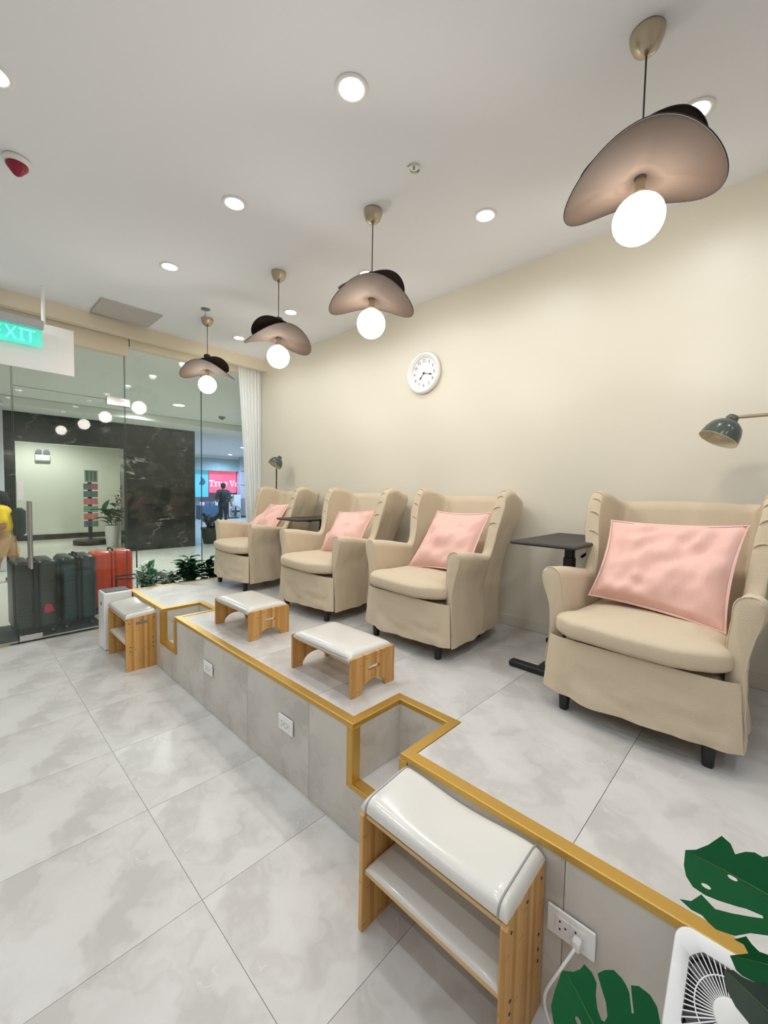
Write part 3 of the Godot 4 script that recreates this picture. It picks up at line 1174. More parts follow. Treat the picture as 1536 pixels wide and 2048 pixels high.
func make_lamp(label: String, base: Vector3, head: Vector3, aim: Vector3) -> void:
	var t := thing("reading_lamp", label, "floor lamp", base, 0.0, "green reading lamps")
	var h := head - base
	var bs := MB.new()
	bs.lathe([[0.0, 0.0], [0.12, 0.0], [0.12, 0.012], [0.1, 0.02], [0.02, 0.026], [0.0, 0.026]], 32)
	part("base", bs, M.lamp_green, t)
	var pole := MB.new()
	var back := h - aim.normalized() * 0.075
	var side := Vector3(-back.x, 0, -back.z)
	var topy := back.y - 0.02
	pole.tube([Vector3(0, 0.02, 0), Vector3(0, topy - 0.06, 0), Vector3(back.x * 0.12, topy - 0.005, back.z * 0.12), Vector3(back.x * 0.4, topy + 0.015, back.z * 0.4), Vector3(back.x * 0.86, topy + 0.022, back.z * 0.86)], 0.0075, 10)
	part("pole", pole, M.black_metal, t)
	var br := MB.new()
	br.tube([Vector3(back.x * 0.84, topy + 0.022, back.z * 0.84), Vector3(back.x, back.y, back.z)], 0.0085, 10)
	part("brass_joint", br, M.brass, t)
	# bell shade: axis along aim
	var y := -aim.normalized()
	var x := y.cross(Vector3.FORWARD).normalized()
	var bas := Basis(x, y, x.cross(y))
	var sh := MB.new()
	sh.lathe([[0.0, 0.085], [0.02, 0.083], [0.026, 0.07], [0.026, 0.055], [0.045, 0.046], [0.066, 0.025], [0.077, -0.005], [0.083, -0.045], [0.0805, -0.045], [0.0745, -0.005], [0.063, 0.022], [0.042, 0.042], [0.0, 0.048]], 36, h, bas)
	var s := part("lamp_shade", sh, M.lamp_green, t, "dark green enamel bell shade")
	var li := MB.new()
	li.lathe([[0.0, 0.0475], [0.041, 0.041], [0.0622, 0.021], [0.0737, -0.006], [0.0797, -0.0448], [0.083, -0.0452], [0.083, -0.0462], [0.0795, -0.0462], [0.073, -0.0065], [0.0615, 0.020], [0.040, 0.040], [0.0, 0.046]], 36, h, bas)
	part("shade_lining", li, M.lamp_inside, s)
	var bu := MB.new()
	var pr := []
	for k in 13:
		var a := -PI / 2 + PI * k / 12.0
		pr.append([0.034 * cos(a), -0.005 + 0.034 * sin(a)])
	bu.lathe(pr, 20, h, bas)
	part("bulb", bu, M.glass_bulb, t)

func build_tables() -> void:
	var a := make_table("black side table standing between the clock-side chair and the reading-lamp chair")
	a.position = Vector3(2.13, H, -0.90)
	var b := copy(a, "side_table", "black side table between the two armchairs at the curtain end", "black side tables between the armchairs")
	b.position = Vector3(2.17, H - 0.0, -3.335)
	b.get_node("table_top").position.y = -0.022
	b.get_node("bracket").position.y = -0.022
	var c := copy(a, "side_table", "black side table past the chair with the wide cushion, mostly hidden", "black side tables between the armchairs")
	c.position = Vector3(2.13, H, 0.275)
	make_lamp("dark green reading lamp with bell shade behind the wide-cushion chair", Vector3(2.70, H, 0.66), Vector3(2.58, 1.812, -0.222), Vector3(-0.28, -0.86, -0.40))
	make_lamp("dark green reading lamp with bell shade behind the curtain-end chair", Vector3(2.75, H, -4.45), Vector3(2.67, 1.80, -4.32), Vector3(-0.62, -0.9, -0.1))

# ---------------------------------------------------------------- pendant lamps
func saddle(r: float, amp: float, cone: float, turn: float, tilt: float, mat: Material, wire: Material, parent: Node3D, y: float) -> void:
	var rows := []
	var rim := []
	for i in 19:
		var q := i / 18.0
		var row := []
		for k in 72:
			var a := TAU * k / 72.0
			var rr := r * q * (1.0 + 0.05 * cos(2.0 * a))
			var h := -amp * cos(2.0 * a) * pow(q, 1.7) + cone * exp(-q * q * 22.0)
			row.append(Vector3(rr * cos(a), h, rr * sin(a)))
		rows.append(row)
		if i == 18:
			rim = row
	var thick := []
	for row in rows:
		var t := []
		for p in row:
			t.append(p + Vector3(0, 0.0022, 0))
		thick.append(t)
	thick.reverse()
	var m := MB.new()
	m.grid(rows + thick, false, true, true)
	var o := part("fabric_shade", m, mat, parent)
	o.position.y = y
	o.rotation_degrees = Vector3(0, turn, tilt)
	var w := MB.new()
	w.tube(rim + [rim[0]], 0.0026, 6, false)
	part("rim_wire", w, wire, o)

func pendant(at: Vector3, turn: float, turn2: float, label: String) -> void:
	# at: centre of the glowing globe
	var t := thing("pendant_lamp", label, "pendant lamp", at, 0.0, "pendant lamps over the platform")
	var top := C - at.y
	var can := MB.new()
	can.lathe([[0.0, top], [0.056, top], [0.056, top - 0.006], [0.053, top - 0.026], [0.042, top - 0.052], [0.022, top - 0.07], [0.008, top - 0.077], [0.0, top - 0.078]], 32)
	part("ceiling_canopy", can, M.brass, t)
	var cord := MB.new()
	cord.tube([Vector3(0, 0.29, 0), Vector3(0, top - 0.07, 0)], 0.003, 8)
	part("cord", cord, M.shade_wire, t)
	var neck := MB.new()
	neck.lathe([[0.0, 0.292], [0.026, 0.292], [0.034, 0.28], [0.03, 0.266], [0.016, 0.246], [0.014, 0.2], [0.02, 0.175], [0.02, 0.14], [0.0, 0.14]], 24)
	part("neck", neck, M.shade_wire, t)
	var sock := MB.new()
	sock.lathe([[0.0, 0.145], [0.017, 0.145], [0.017, 0.1], [0.026, 0.09], [0.026, 0.078], [0.0, 0.078]], 20)
	part("socket", sock, M.brass, t)
	saddle(0.238, 0.057, 0.024, turn, 0.0, M.shade_cloth, M.shade_wire, t, 0.125)
	saddle(0.194, 0.037, 0.014, turn2, 0.0, M.shade_cloth, M.shade_wire, t, 0.2)
	var g := MB.new()
	var pr := []
	for k in 17:
		var a := -PI / 2 + PI * k / 16.0
		pr.append([0.084 * cos(a), 0.084 * sin(a)])
	g.lathe(pr, 30)
	part("glass_globe", g, M.globe_glow, t, "glowing white glass globe")
	omni(Vector3.ZERO, E_GLOBE, rgb(255, 246, 232), 0.07, t)

var E_GLOBE := 0.2
var E_DOWN := 0.40

func build_lamps() -> void:
	pendant(Vector3(1.755, 2.497, -0.43), -70.0, -32.0, "pendant lamp with brown petal shades and globe, hanging over the wide-cushion chair")
	pendant(Vector3(1.765, 2.487, -1.825), -44.0, 0.0, "pendant lamp with brown petal shades and globe, hanging near the clock-side footstool")
	pendant(Vector3(1.775, 2.505, -2.855), -12.0, -64.0, "pendant lamp with brown petal shades and globe, second from the glass front")
	pendant(Vector3(1.785, 2.50, -4.15), -43.0, 9.0, "pendant lamp with brown petal shades and globe, the one nearest the glass front")
	var own := {
		[2.24, -0.352]: "downlight partly behind the pendant lamp over the wide-cushion chair",
		[2.24, -1.358]: "wall-side downlight across from the small recessed sprinkler",
		[2.24, -2.372]: "wall-side downlight just above the pendant lamp by the clock-side footstool",
		[2.24, -3.395]: "wall-side downlight next to the second pendant lamp from the glass",
		[2.24, -4.40]: "wall-side downlight nearest the sheer curtain",
		[1.18, -1.358]: "platform-edge downlight beside the small recessed sprinkler",
		[1.18, -2.372]: "platform-edge downlight second from the ceiling hatch",
		[1.18, -3.395]: "platform-edge downlight nearest the ceiling hatch",
		[0.16, -2.372]: "downlight over the floor next to the red fire alarm"}
	for q in [[2.24, "downlight set in the ceiling row nearest the beige wall"], [1.18, "downlight set in the ceiling row over the platform edge"], [0.16, "downlight set in the ceiling row over the tiled floor"], [-0.86, "downlight set in the ceiling row out over the open floor"], [-1.88, "downlight set in the ceiling row beside the far side wall"]]:
		for z in [-4.40, -3.395, -2.372, -1.358, -0.352, 0.66, 1.67]:
			if q[0] == 1.18 and z == -4.40:
				continue
			downlight(q[0], C, z, E_DOWN, rgb(239, 246, 255), own.get([q[0], z], q[1]), "salon ceiling downlights")

# ---------------------------------------------------------------- small things on ceiling and walls
func build_fittings() -> void:
	# clock
	var ck := thing("wall_clock", "round white wall clock with black numerals on the cream wall", "clock", Vector3(XW, 2.52, -2.31))
	ck.rotation_degrees.y = -90.0
	var f := MB.new()
	f.lathe([[0.0, 0.0], [0.172, 0.0], [0.178, 0.012], [0.178, 0.03], [0.168, 0.042], [0.156, 0.044], [0.147, 0.036], [0.145, 0.03], [0.137, 0.032], [0.132, 0.022], [0.131, 0.012], [0.0, 0.012]], 56, Vector3.ZERO, Basis(Vector3.RIGHT, PI / 2))
	part("frame", f, M.white_gloss, ck)
	var fc := MB.new()
	fc.lathe([[0.0, 0.010], [0.134, 0.010], [0.134, 0.0135], [0.0, 0.0135]], 48, Vector3.ZERO, Basis(Vector3.RIGHT, PI / 2))
	var face := part("face", fc, M.clock_face, ck)
	for k in 12:
		var a := deg_to_rad(30.0 * (k + 1))
		text_part("numeral", str(k + 1), 0.034, "Droid Serif", M.ink, face, Transform3D(Basis(), Vector3(sin(a) * 0.107, cos(a) * 0.107, 0.0142)))
	for q in [[222.0, 0.072, 0.0075], [104.0, 0.098, 0.007]]:
		var hd := MB.new()
		var l: float = q[1]
		var w: float = q[2]
		hd.prism(PackedVector2Array([Vector2(-0.002, -0.015), Vector2(0.002, -0.015), Vector2(0.002, l * 0.55), Vector2(w, l * 0.72), Vector2(0, l), Vector2(-w, l * 0.72), Vector2(-0.002, l * 0.55)]), 0.016, 0.0175)
		var o := part("hand", hd, M.ink, ck)
		o.rotation_degrees.z = -float(q[0])
	var sec := MB.new()
	sec.box(Vector3(0, 0.03, 0.0192), Vector3(0.0012, 0.13, 0.0008), 0.0002)
	var so := part("second_hand", sec, M.grey_plastic, ck)
	so.rotation_degrees.z = 72.0
	var hub := MB.new()
	hub.lathe([[0.0, 0.014], [0.008, 0.014], [0.008, 0.021], [0.0, 0.022]], 16, Vector3.ZERO, Basis(Vector3.RIGHT, PI / 2))
	part("hub", hub, M.ink, ck)
	# fire alarm and sprinklers
	var al := thing("fire_alarm_beacon", "red and white fire alarm beacon on the ceiling", "alarm", Vector3(0.278, C, -2.885))
	var ab := MB.new()
	ab.lathe([[0.0, 0.0], [0.055, 0.0], [0.057, -0.012], [0.05, -0.03], [0.0, -0.03]], 32)
	part("base", ab, M.white_plastic, al)
	var lens := MB.new()
	lens.lathe([[0.0, -0.028], [0.047, -0.028], [0.044, -0.042], [0.018, -0.075], [0.008, -0.082], [0.0, -0.083]], 28)
	part("red_lens", lens, M.red_lens, al)
	var sp := thing("recessed_sprinkler", "small round recessed metal sprinkler between two pendant lamps", "sprinkler", Vector3(1.675, C, -1.438))
	var s1 := MB.new()
	s1.lathe([[0.026, 0.0], [0.026, -0.004], [0.034, -0.006], [0.037, -0.002], [0.037, 0.0]], 28)
	part("ring", s1, M.chrome, sp)
	var s2 := MB.new()
	s2.lathe([[0.0, -0.001], [0.0265, -0.001], [0.0265, 0.0], [0.0, 0.0]], 24)
	part("cup", s2, M.chrome, sp)
	var s3 := MB.new()
	s3.tube([Vector3(0, 0, 0), Vector3(0, -0.012, 0)], 0.006, 10)
	part("nozzle", s3, M.chrome, sp)
	var pd := thing("hanging_sprinkler", "small metal sprinkler head hanging by the glass-end pendant lamp", "sprinkler", Vector3(1.678, C, -3.937))
	var p1 := MB.new()
	p1.lathe([[0.0, 0.0], [0.04, 0.0], [0.04, -0.005], [0.012, -0.012], [0.0, -0.012]], 24)
	part("rose", p1, M.grey_plastic, pd)
	var p2 := MB.new()
	p2.tube([Vector3(0, -0.01, 0), Vector3(0, -0.055, 0)], 0.007, 10)
	p2.lathe([[0.0, -0.055], [0.018, -0.055], [0.018, -0.058], [0.0, -0.058]], 16)
	part("head", p2, M.chrome, pd)
	# access hatch hanging slightly open
	var ht := thing("ceiling_hatch", "square grey ceiling access hatch hanging slightly open", "hatch", Vector3(1.21, C, -4.605))
	var h1 := MB.new()
	h1.box(Vector3.ZERO, Vector3(0.50, 0.012, 0.415), 0.002)
	var hp := part("panel", h1, M.hatch_paint, ht)
	hp.position = Vector3(0, -0.008, 0.008)
	hp.rotation_degrees.x = -0.6
	# exit sign: white board on a rod, glowing acrylic blade under a metal housing
	var ex := thing("exit_sign", "green glowing exit sign under a metal housing", "exit sign", Vector3(0.2, 2.85, -4.55), 1.75)
	part("housing", bx(Vector3(0.10, -0.04, 0.03), Vector3(0.55, 0.075, 0.06), 0.006), M.chrome, ex)
	var ac := part("blade", bx(Vector3(0.10, -0.15, 0.03), Vector3(0.53, 0.142, 0.008), 0.001), M.acrylic, ex)
	for q in [["E", 0.085], ["X", 0.168], ["I", 0.234], ["T", 0.288]]:
		text_part("letter", q[0], 0.135, "Droid Sans", M.exit_letters, ac, Transform3D(Basis(), Vector3(q[1], -0.148, 0.0352)))
	var rd := MB.new()
	rd.tube([Vector3(0.376, 0.286, 0.03), Vector3(0.376, -0.02, 0.03)], 0.014, 12)
	part("rod", rd, M.white_plastic, ex)
	lone("sign_board", bx(Vector3(0.0, 0.0, 0), Vector3(1.2, 0.4, 0.025), 0.003), M.white_plastic, "large blank white board hanging behind the exit sign", "board", Vector3(0.195, 2.653, -4.60), 1.75)
	# wall sockets on the platform front
	var sk := make_socket("white double wall socket on the platform between two footstools")
	sk.position = Vector3(XF - 0.004, 0.294, -1.774)
	var s4 := copy(sk, "wall_socket", "white double wall socket on the platform nearest the far foot well", "sockets on the platform front")
	s4.position = Vector3(XF - 0.004, 0.296, -2.694)
	var s5 := copy(sk, "wall_socket", "white double wall socket with a plug in it", "sockets on the platform front")
	s5.position = Vector3(XF - 0.004, 0.293, -0.363)
	var pc := thing("power_plug", "white plug and cable hanging from the wall socket", "plug", Vector3(XF - 0.008, 0.288, -0.34))
	part("plug_body", bx(Vector3(-0.016, 0, 0), Vector3(0.026, 0.03, 0.024), 0.005), M.white_plastic, pc)
	var cb := MB.new()
	cb.tube(bezier([Vector3(-0.028, -0.004, 0), Vector3(-0.075, -0.04, -0.02), Vector3(-0.09, -0.12, -0.05), Vector3(-0.075, -0.2, -0.045), Vector3(-0.05, -0.262, -0.02), Vector3(-0.09, -0.2835, 0.0), Vector3(-0.16, -0.2835, 0.03)], 8), 0.0042, 8)
	part("cable", cb, M.white_plastic, pc)

func bezier(p: Array, n: int) -> Array:
	var o := []
	for i in p.size() - 1:
		for k in n:
			o.append(p[i].cubic_interpolate(p[i + 1], p[maxi(i - 1, 0)], p[mini(i + 2, p.size() - 1)], k / float(n)))
	o.append(p[-1])
	return o

func make_socket(label: String) -> Node3D:
	var t := thing("wall_socket", label, "socket", Vector3.ZERO, 0.0, "sockets on the platform front")
	part("plate", bx(Vector3(0, 0, 0), Vector3(0.009, 0.08, 0.128), 0.003), M.white_gloss, t)
	for s in [-1.0, 1.0]:
		var o := part("outlet", bx(Vector3(-0.005, 0, s * 0.021), Vector3(0.003, 0.044, 0.04), 0.001), M.white_plastic, t)
		for q in [[0.011, -0.006], [-0.011, -0.006], [0.0, 0.009]]:
			part("hole", bx(Vector3(-0.0066, q[0], s * 0.021 + q[1]), Vector3(0.0008, 0.006, 0.0045), 0.0002), M.ink, o)
	return t

# ---------------------------------------------------------------- appliances
func build_appliances() -> void:
	var a := thing("air_purifier", "tall white box air purifier beside the far shelf stool", "air purifier", Vector3(1.04, 0, -4.435))
	part("body", bx(Vector3(0, 0.264, 0), Vector3(0.226, 0.522, 0.212), 0.012), M.white_gloss, a)
	part("top_grille", bx(Vector3(0, 0.5255, 0), Vector3(0.19, 0.004, 0.176), 0.001), M.grey_plastic, a)
	for k in 12:
		part("slat", bx(Vector3(0, 0.529, -0.08 + k * 0.0145), Vector3(0.186, 0.004, 0.006), 0.001), M.grey_plastic, a)
	var d := MB.new()
	d.lathe([[0.0, 0.0], [0.016, 0.0], [0.016, 0.002], [0.0, 0.002]], 20, Vector3(-0.113, 0.42, 0.01), Basis(Vector3.BACK, PI / 2))
	part("display", d, M.ink, a)
	var ig := MB.new()
	for k in 16:
		ig.box(Vector3(0.0, 0.05 + k * 0.016, 0.1065), Vector3(0.17, 0.005, 0.002), 0.0005)
	part("intake_grille", ig, M.grey_plastic, a)
	# square white fan on a slim stand in front of the platform
	var fan := thing("white_fan", "white square fan with a round radial grille by the monstera", "fan", Vector3(1.025, 0.0, -0.005))
	var face := Node3D.new()
	face.name = "fan_head"
	fan.add_child(face, true)
	face.position = Vector3(-0.012, 0.498, -0.015)
	face.rotation_degrees = Vector3(0, -90.0, 0)
	face.rotate_object_local(Vector3.RIGHT, deg_to_rad(-50.0))
	# housing: rounded square shell, front looks along local +z
	var w := 0.102
	var hh := 0.102
	var out := PackedVector2Array()
	for q in [[w - 0.03, hh - 0.03, 0], [-w + 0.03, hh - 0.03, 90], [-w + 0.03, -hh + 0.03, 180], [w - 0.03, -hh + 0.03, 270]]:
		for p in arc_pts(Vector2(q[0], q[1]), Vector2(0.03, 0.03), q[2], q[2] + 90, 6):
			out.append(p)
	var R := 0.09
	var fr := MB.new()
	# front plate between the outline and the round mouth, then the mouth's wall and the sides
	var n := out.size()
	var prof := [[0.0, -0.055, 1.0], [0.0, -0.004, 1.0], [0.0, 0.0, 0.97], [1.0, 0.0, 0.0], [1.0, -0.012, 0.0], [1.0, -0.045, 0.0]]
	var rows := []
	for q in prof:
		var row := []
		for k in n:
			var p: Vector2 = out[k]
			var c: Vector2 = p.normalized() * R
			var e: Vector2 = (p * float(q[2])) if q[0] == 0.0 else c
			row.append(Vector3(e.x, e.y, q[1]))
		rows.append(row)
	fr.grid(rows, false, true)
	part("housing", fr, M.white_plastic, face)
	var bk := MB.new()
	bk.prism(out, -0.06, -0.054)
	part("back_plate", bk, M.white_plastic, face)
	var inner := MB.new()
	inner.lathe([[0.0, -0.045], [R * 1.1, -0.045], [R * 1.1, -0.042], [0.0, -0.042]], 32, Vector3.ZERO, Basis(Vector3.RIGHT, PI / 2))
	part("dark_recess", inner, M.dark_plastic, face)
	for k in 56:
		var an := TAU * k / 56.0
		var rb := MB.new()
		rb.box(Vector3((0.026 + R) / 2, 0, -0.003), Vector3(R - 0.024, 0.0022, 0.004), 0.0005)
		var o := part("grille_rib", rb, M.white_plastic, face)
		o.rotation.z = an
	var gr := MB.new()
	var ring := []
	for k in 41:
		ring.append(Vector3(cos(TAU * k / 40.0), sin(TAU * k / 40.0), -0.05) * Vector3(0.058, 0.058, 0.04))
	gr.tube(ring, 0.0013, 6, false)
	part("grille_ring", gr, M.white_plastic, face)
	var hb := MB.new()
	hb.lathe([[0.0, -0.03], [0.029, -0.03], [0.029, 0.0], [0.026, 0.003], [0.0, 0.004]], 28, Vector3.ZERO, Basis(Vector3.RIGHT, PI / 2))
	part("hub_cap", hb, M.white_plastic, face)
	var bl := MB.new()
	for k in 5:
		var an := TAU * k / 5.0
		bl.box(Vector3(cos(an), sin(an), 0) * 0.052 + Vector3(0, 0, -0.025), Vector3(0.06, 0.034, 0.002), 0.0005, Basis(Vector3.BACK, an) * Basis(Vector3.RIGHT, 0.5))
	part("blades", bl, M.grey_plastic, face)
	var nb := MB.new()
	nb.lathe([[0.0, 0.0], [0.014, 0.0], [0.014, 0.003], [0.0, 0.003]], 18, Vector3(-0.082, -0.082, 0.0), Basis(Vector3.RIGHT, PI / 2))
	part("dial", nb, M.white_gloss, face)
	var st := MB.new()
	st.tube([Vector3(0.02, 0.46, 0), Vector3(0.02, 0.02, 0)], 0.016, 12)
	part("stand_pole", st, M.white_plastic, fan)
	var sb := MB.new()
	sb.lathe([[0.0, 0.0], [0.095, 0.0], [0.095, 0.012], [0.03, 0.026], [0.0, 0.026]], 28, Vector3(0.02, 0, 0))
	part("stand_base", sb, M.white_plastic, fan)

# ---------------------------------------------------------------- plants
func leaf_mesh(poly: PackedVector2Array, fold: float, droop: float, len: float) -> MB:
	# y runs along the midrib; the blade is folded along it, drooping towards the tip
	var m := MB.new()
	for half in [rect(-2, -2, 0, 2), rect(0, -2, 2, 2)]:
		for band in 6:
			var y0 := lerpf(-0.06, len * 1.06, band / 6.0)
			var y1 := lerpf(-0.06, len * 1.06, (band + 1) / 6.0)
			for q in Geometry2D.intersect_polygons(poly, half):
				for w in Geometry2D.intersect_polygons(q, rect(-2, y0, 2, y1)):
					m.prism(w, -0.0006, 0.0006)
	for k in m.v.size():
		var p := m.v[k]
		p.z += fold * absf(p.x) - droop * p.y * p.y
		m.v[k] = p
	return m

func poly_of(a: Array) -> PackedVector2Array:
	var o := PackedVector2Array()
	for q in a:
		o.append(Vector2(q[0], q[1]))
	return o

func build_monstera() -> void:
	var t := thing("potted_monstera", "monstera plant with split dark green leaves beside the white fan", "plant", Vector3(0.80, 0, 0.62))
	var o := t.position
	var pot := MB.new()
	pot.lathe([[0.0, 0.0], [0.12, 0.0], [0.15, 0.26], [0.155, 0.28], [0.145, 0.28], [0.14, 0.24], [0.0, 0.24]], 32)
	part("pot", pot, M.terracotta_white, t)
	var so := MB.new()
	so.lathe([[0.0, 0.236], [0.139, 0.236], [0.139, 0.246], [0.0, 0.25]], 24)
	part("soil", so, M.soil, t)
	var leaves := [
		[Vector3(0.8869, 0.8609, 0.0543), Vector3(0.089, 0.0844, -0.9924), Vector3(-0.5907, 0.8067, 0.0157), 0.15, "leaf_green",
			[[-0.0002, 0.1517], [-0.0088, 0.1373], [-0.0251, 0.1232], [-0.0484, 0.1093], [-0.0431, 0.0956], [-0.031, 0.0868], [-0.0422, 0.0756], [-0.048, 0.0646], [-0.0471, 0.0545], [-0.0626, 0.0378], [-0.0642, 0.0158], [-0.0473, -0.0007], [-0.0211, -0.0091], [0.0123, -0.0066], [0.043, 0.0041], [0.0538, 0.0194], [0.0562, 0.0301], [0.0685, 0.0487], [0.0856, 0.0639], [0.0933, 0.0852], [0.0905, 0.0958], [0.0862, 0.105], [0.088, 0.1191], [0.0831, 0.1366], [0.0758, 0.1223], [0.0571, 0.1131], [0.0662, 0.0924], [0.0579, 0.0734], [0.0455, 0.0512], [0.0376, 0.0389], [0.0343, 0.0403], [0.0383, 0.0582], [0.0436, 0.0705], [0.0511, 0.0918], [0.0546, 0.1085], [0.0532, 0.1259], [0.0422, 0.1388], [0.0264, 0.1464]], [Vector2(0.0405, 0.1105), Vector2(0.0045, 0.083)]],
		[Vector3(0.938, 0.7284, 0.0641), Vector3(-0.2576, -0.1811, -0.9491), Vector3(-0.5553, 0.8316, -0.008), 0.095, "leaf_green",
			[[0, 0.0952], [-0.0081, 0.0681], [-0.0181, 0.0718], [-0.0221, 0.0835], [-0.0294, 0.0657], [-0.0211, 0.0605], [-0.0135, 0.0523], [-0.012, 0.0367], [-0.0242, 0.0056], [-0.0096, -0.0087], [0.0105, -0.0003], [0.0244, 0.0301], [0.0264, 0.0523], [0.0273, 0.0714], [0.0237, 0.0845], [0.0181, 0.0913]], []],
		[Vector3(0.9036, 0.6473, 0.0535), Vector3(0.512, -0.059, -0.8569), Vector3(-0.5048, 0.7865, -0.3558), 0.108, "leaf_dark",
			[[0, 0.1082], [-0.0098, 0.095], [-0.0116, 0.0805], [-0.0185, 0.0644], [-0.0323, 0.0486], [-0.0416, 0.0276], [-0.0334, 0.0091], [-0.0034, -0.0045], [0.0258, 0.0065], [0.0387, 0.026], [0.0361, 0.0433], [0.0335, 0.0639], [0.0249, 0.0837], [0.0137, 0.0978]], []],
		[Vector3(0.7337, 0.5546, -0.1492), Vector3(0.421, 0.36, -0.8326), Vector3(-0.5037, 0.8561, 0.1154), 0.128, "leaf_green",
			[[0.0053, 0.128], [-0.0124, 0.1179], [-0.0262, 0.1158], [-0.0369, 0.1182], [-0.0415, 0.1034], [-0.0396, 0.0895], [-0.0276, 0.0779], [-0.0185, 0.0637], [-0.0158, 0.0515], [-0.0188, 0.0476], [-0.028, 0.0507], [-0.0372, 0.0644], [-0.043, 0.082], [-0.0491, 0.0983], [-0.0633, 0.097], [-0.0778, 0.0904], [-0.0825, 0.0771], [-0.0828, 0.0668], [-0.0806, 0.0577], [-0.0665, 0.0382], [-0.0696, 0.037], [-0.0815, 0.0534], [-0.0899, 0.0637], [-0.1009, 0.0579], [-0.1092, 0.0429], [-0.1085, 0.028], [-0.0992, 0.0132], [-0.0821, -0.0015], [-0.0523, -0.0091], [-0.0158, -0.0089], [0.0125, -0.0004], [0.0345, 0.0157], [0.0562, 0.0336], [0.0647, 0.0541], [0.0638, 0.0737], [0.0542, 0.095], [0.0347, 0.1097]], [Vector2(0.0215, 0.0635)]]]
	for q in leaves:
		var ax: Vector3 = q[1].normalized()
		var nn: Vector3 = q[2].normalized()
		var bxis := nn.cross(ax).normalized()
		var poly := poly_of(q[5])
		var pieces := [poly]
		var m := MB.new()
		if q[6].size():
			# natural holes: cut as narrow eyes
			for h in q[6]:
				var eye := PackedVector2Array()
				for e in arc_pts(h, Vector2(0.0035, 0.0068), 0, 360, 10).slice(0, 10):
					eye.append(e)
				var next := []
				for p in pieces:
					for band in [rect(-2, -2, h.x, 2), rect(h.x, -2, 2, 2)]:
						for s in Geometry2D.intersect_polygons(p, band):
							next.append_array(Geometry2D.clip_polygons(s, eye))
				pieces = next
		for p in pieces:
			var lm := leaf_mesh(p, 0.22, 1.3, q[3])
			var off := m.v.size()
			m.v.append_array(lm.v)
			m.uv.append_array(lm.uv)
			m.col.append_array(lm.col)
			for i in lm.ix:
				m.ix.append(i + off)
		var l := part("leaf", m, M[q[4]], t)
		l.transform = Transform3D(Basis(bxis, ax, nn), q[0] - o)
		var rib := MB.new()
		var path := []
		for k in 8:
			var y: float = q[3] * k / 7.5
			path.append(Vector3(0, y, -1.3 * y * y + 0.0004))
		rib.tube(path, [0.0014, 0.0013, 0.0012, 0.0011, 0.0009, 0.0007, 0.0005, 0.0003], 6, false)
		part("midrib", rib, M.stem_green, l)
		var st := MB.new()
		var root := Vector3(0.0, 0.245, 0.0) + Vector3(randf_at(q[3]) * 0.06 - 0.03, 0, randf_at(q[3] * 7.0) * 0.06 - 0.03)
		var tip: Vector3 = q[0] - o
		st.tube(bezier([root, root.lerp(tip, 0.5) + Vector3(0, 0.12, 0.05), tip - ax * 0.03 + Vector3(0, 0.004, 0), tip], 8), 0.0032, 8)
		part("stem", st, M.stem_green, t)

func randf_at(x: float) -> float:
	return fposmod(sin(x * 127.1 + 3.7) * 43758.5453, 1.0)

func oval_leaf(l: float, w: float) -> ArrayMesh:
	var rows := []
	for i in 7:
		var v := i / 6.0
		var hw := w * pow(sin(PI * clampf(v * 0.96 + 0.03, 0, 1)), 0.8)
		var row := []
		for j in 5:
			var u := j / 2.0 - 1.0
			row.append(Vector3(u * hw, v * l, -0.35 * l * v * v + absf(u) * hw * 0.35))
		rows.append(row)
	var m := MB.new()
	m.grid(rows)
	return m.mesh()

func leafy(called: String, label: String, category: String, group: String, at: Vector3, h: float, spread: float, n: int, l: float, w: float, mats: Array, pot_r: float, pot_h: float, pot_mat: Material, sd: int) -> void:
	var t := thing(called, label, category, at, 0.0, group)
	rng.seed = sd
	var pot := MB.new()
	pot.lathe([[0.0, 0.0], [pot_r * 0.72, 0.0], [pot_r, pot_h], [pot_r * 0.92, pot_h], [pot_r * 0.9, pot_h * 0.9], [0.0, pot_h * 0.9]], 24)
	part("pot", pot, pot_mat, t)
	var so := MB.new()
	so.lathe([[0.0, pot_h * 0.88], [pot_r * 0.89, pot_h * 0.88], [pot_r * 0.89, pot_h * 0.92], [0.0, pot_h * 0.93]], 20)
	part("soil", so, M.soil, t)
	var shapes := [oval_leaf(l, w), oval_leaf(l * 0.8, w * 0.9), oval_leaf(l * 1.15, w)]
	var stems := maxi(3, n / 7)
	for s in stems:
		var a := TAU * s / stems + rng.randf() * 0.7
		var tip := Vector3(cos(a) * spread * rng.randf_range(0.3, 1.0), pot_h + h * rng.randf_range(0.55, 1.0), sin(a) * spread * rng.randf_range(0.3, 1.0))
		var root := Vector3(cos(a) * pot_r * 0.3, pot_h * 0.9, sin(a) * pot_r * 0.3)
		var pts := bezier([root, root.lerp(tip, 0.5) + Vector3(0, h * 0.12, 0), tip], 6)
		var m := MB.new()
		m.tube(pts, 0.004, 6)
		part("stem", m, M.stem_green, t)
		var per := maxi(2, n / stems)
		for k in per:
			var f := lerpf(0.15, 1.0, (k + rng.randf() * 0.6) / per)
			var p: Vector3 = pts[clampi(int(f * (pts.size() - 1)), 0, pts.size() - 1)]
			var o := part_mesh("leaf", shapes[rng.randi() % 3], mats[rng.randi() % mats.size()], t)
			var dirn := Vector3(rng.randf_range(-1, 1), rng.randf_range(0.05, 0.9), rng.randf_range(-1, 1)).normalized()
			var zz := (Vector3.UP - dirn * dirn.y).normalized()
			o.transform = Transform3D(Basis(dirn.cross(zz), dirn, zz), p)

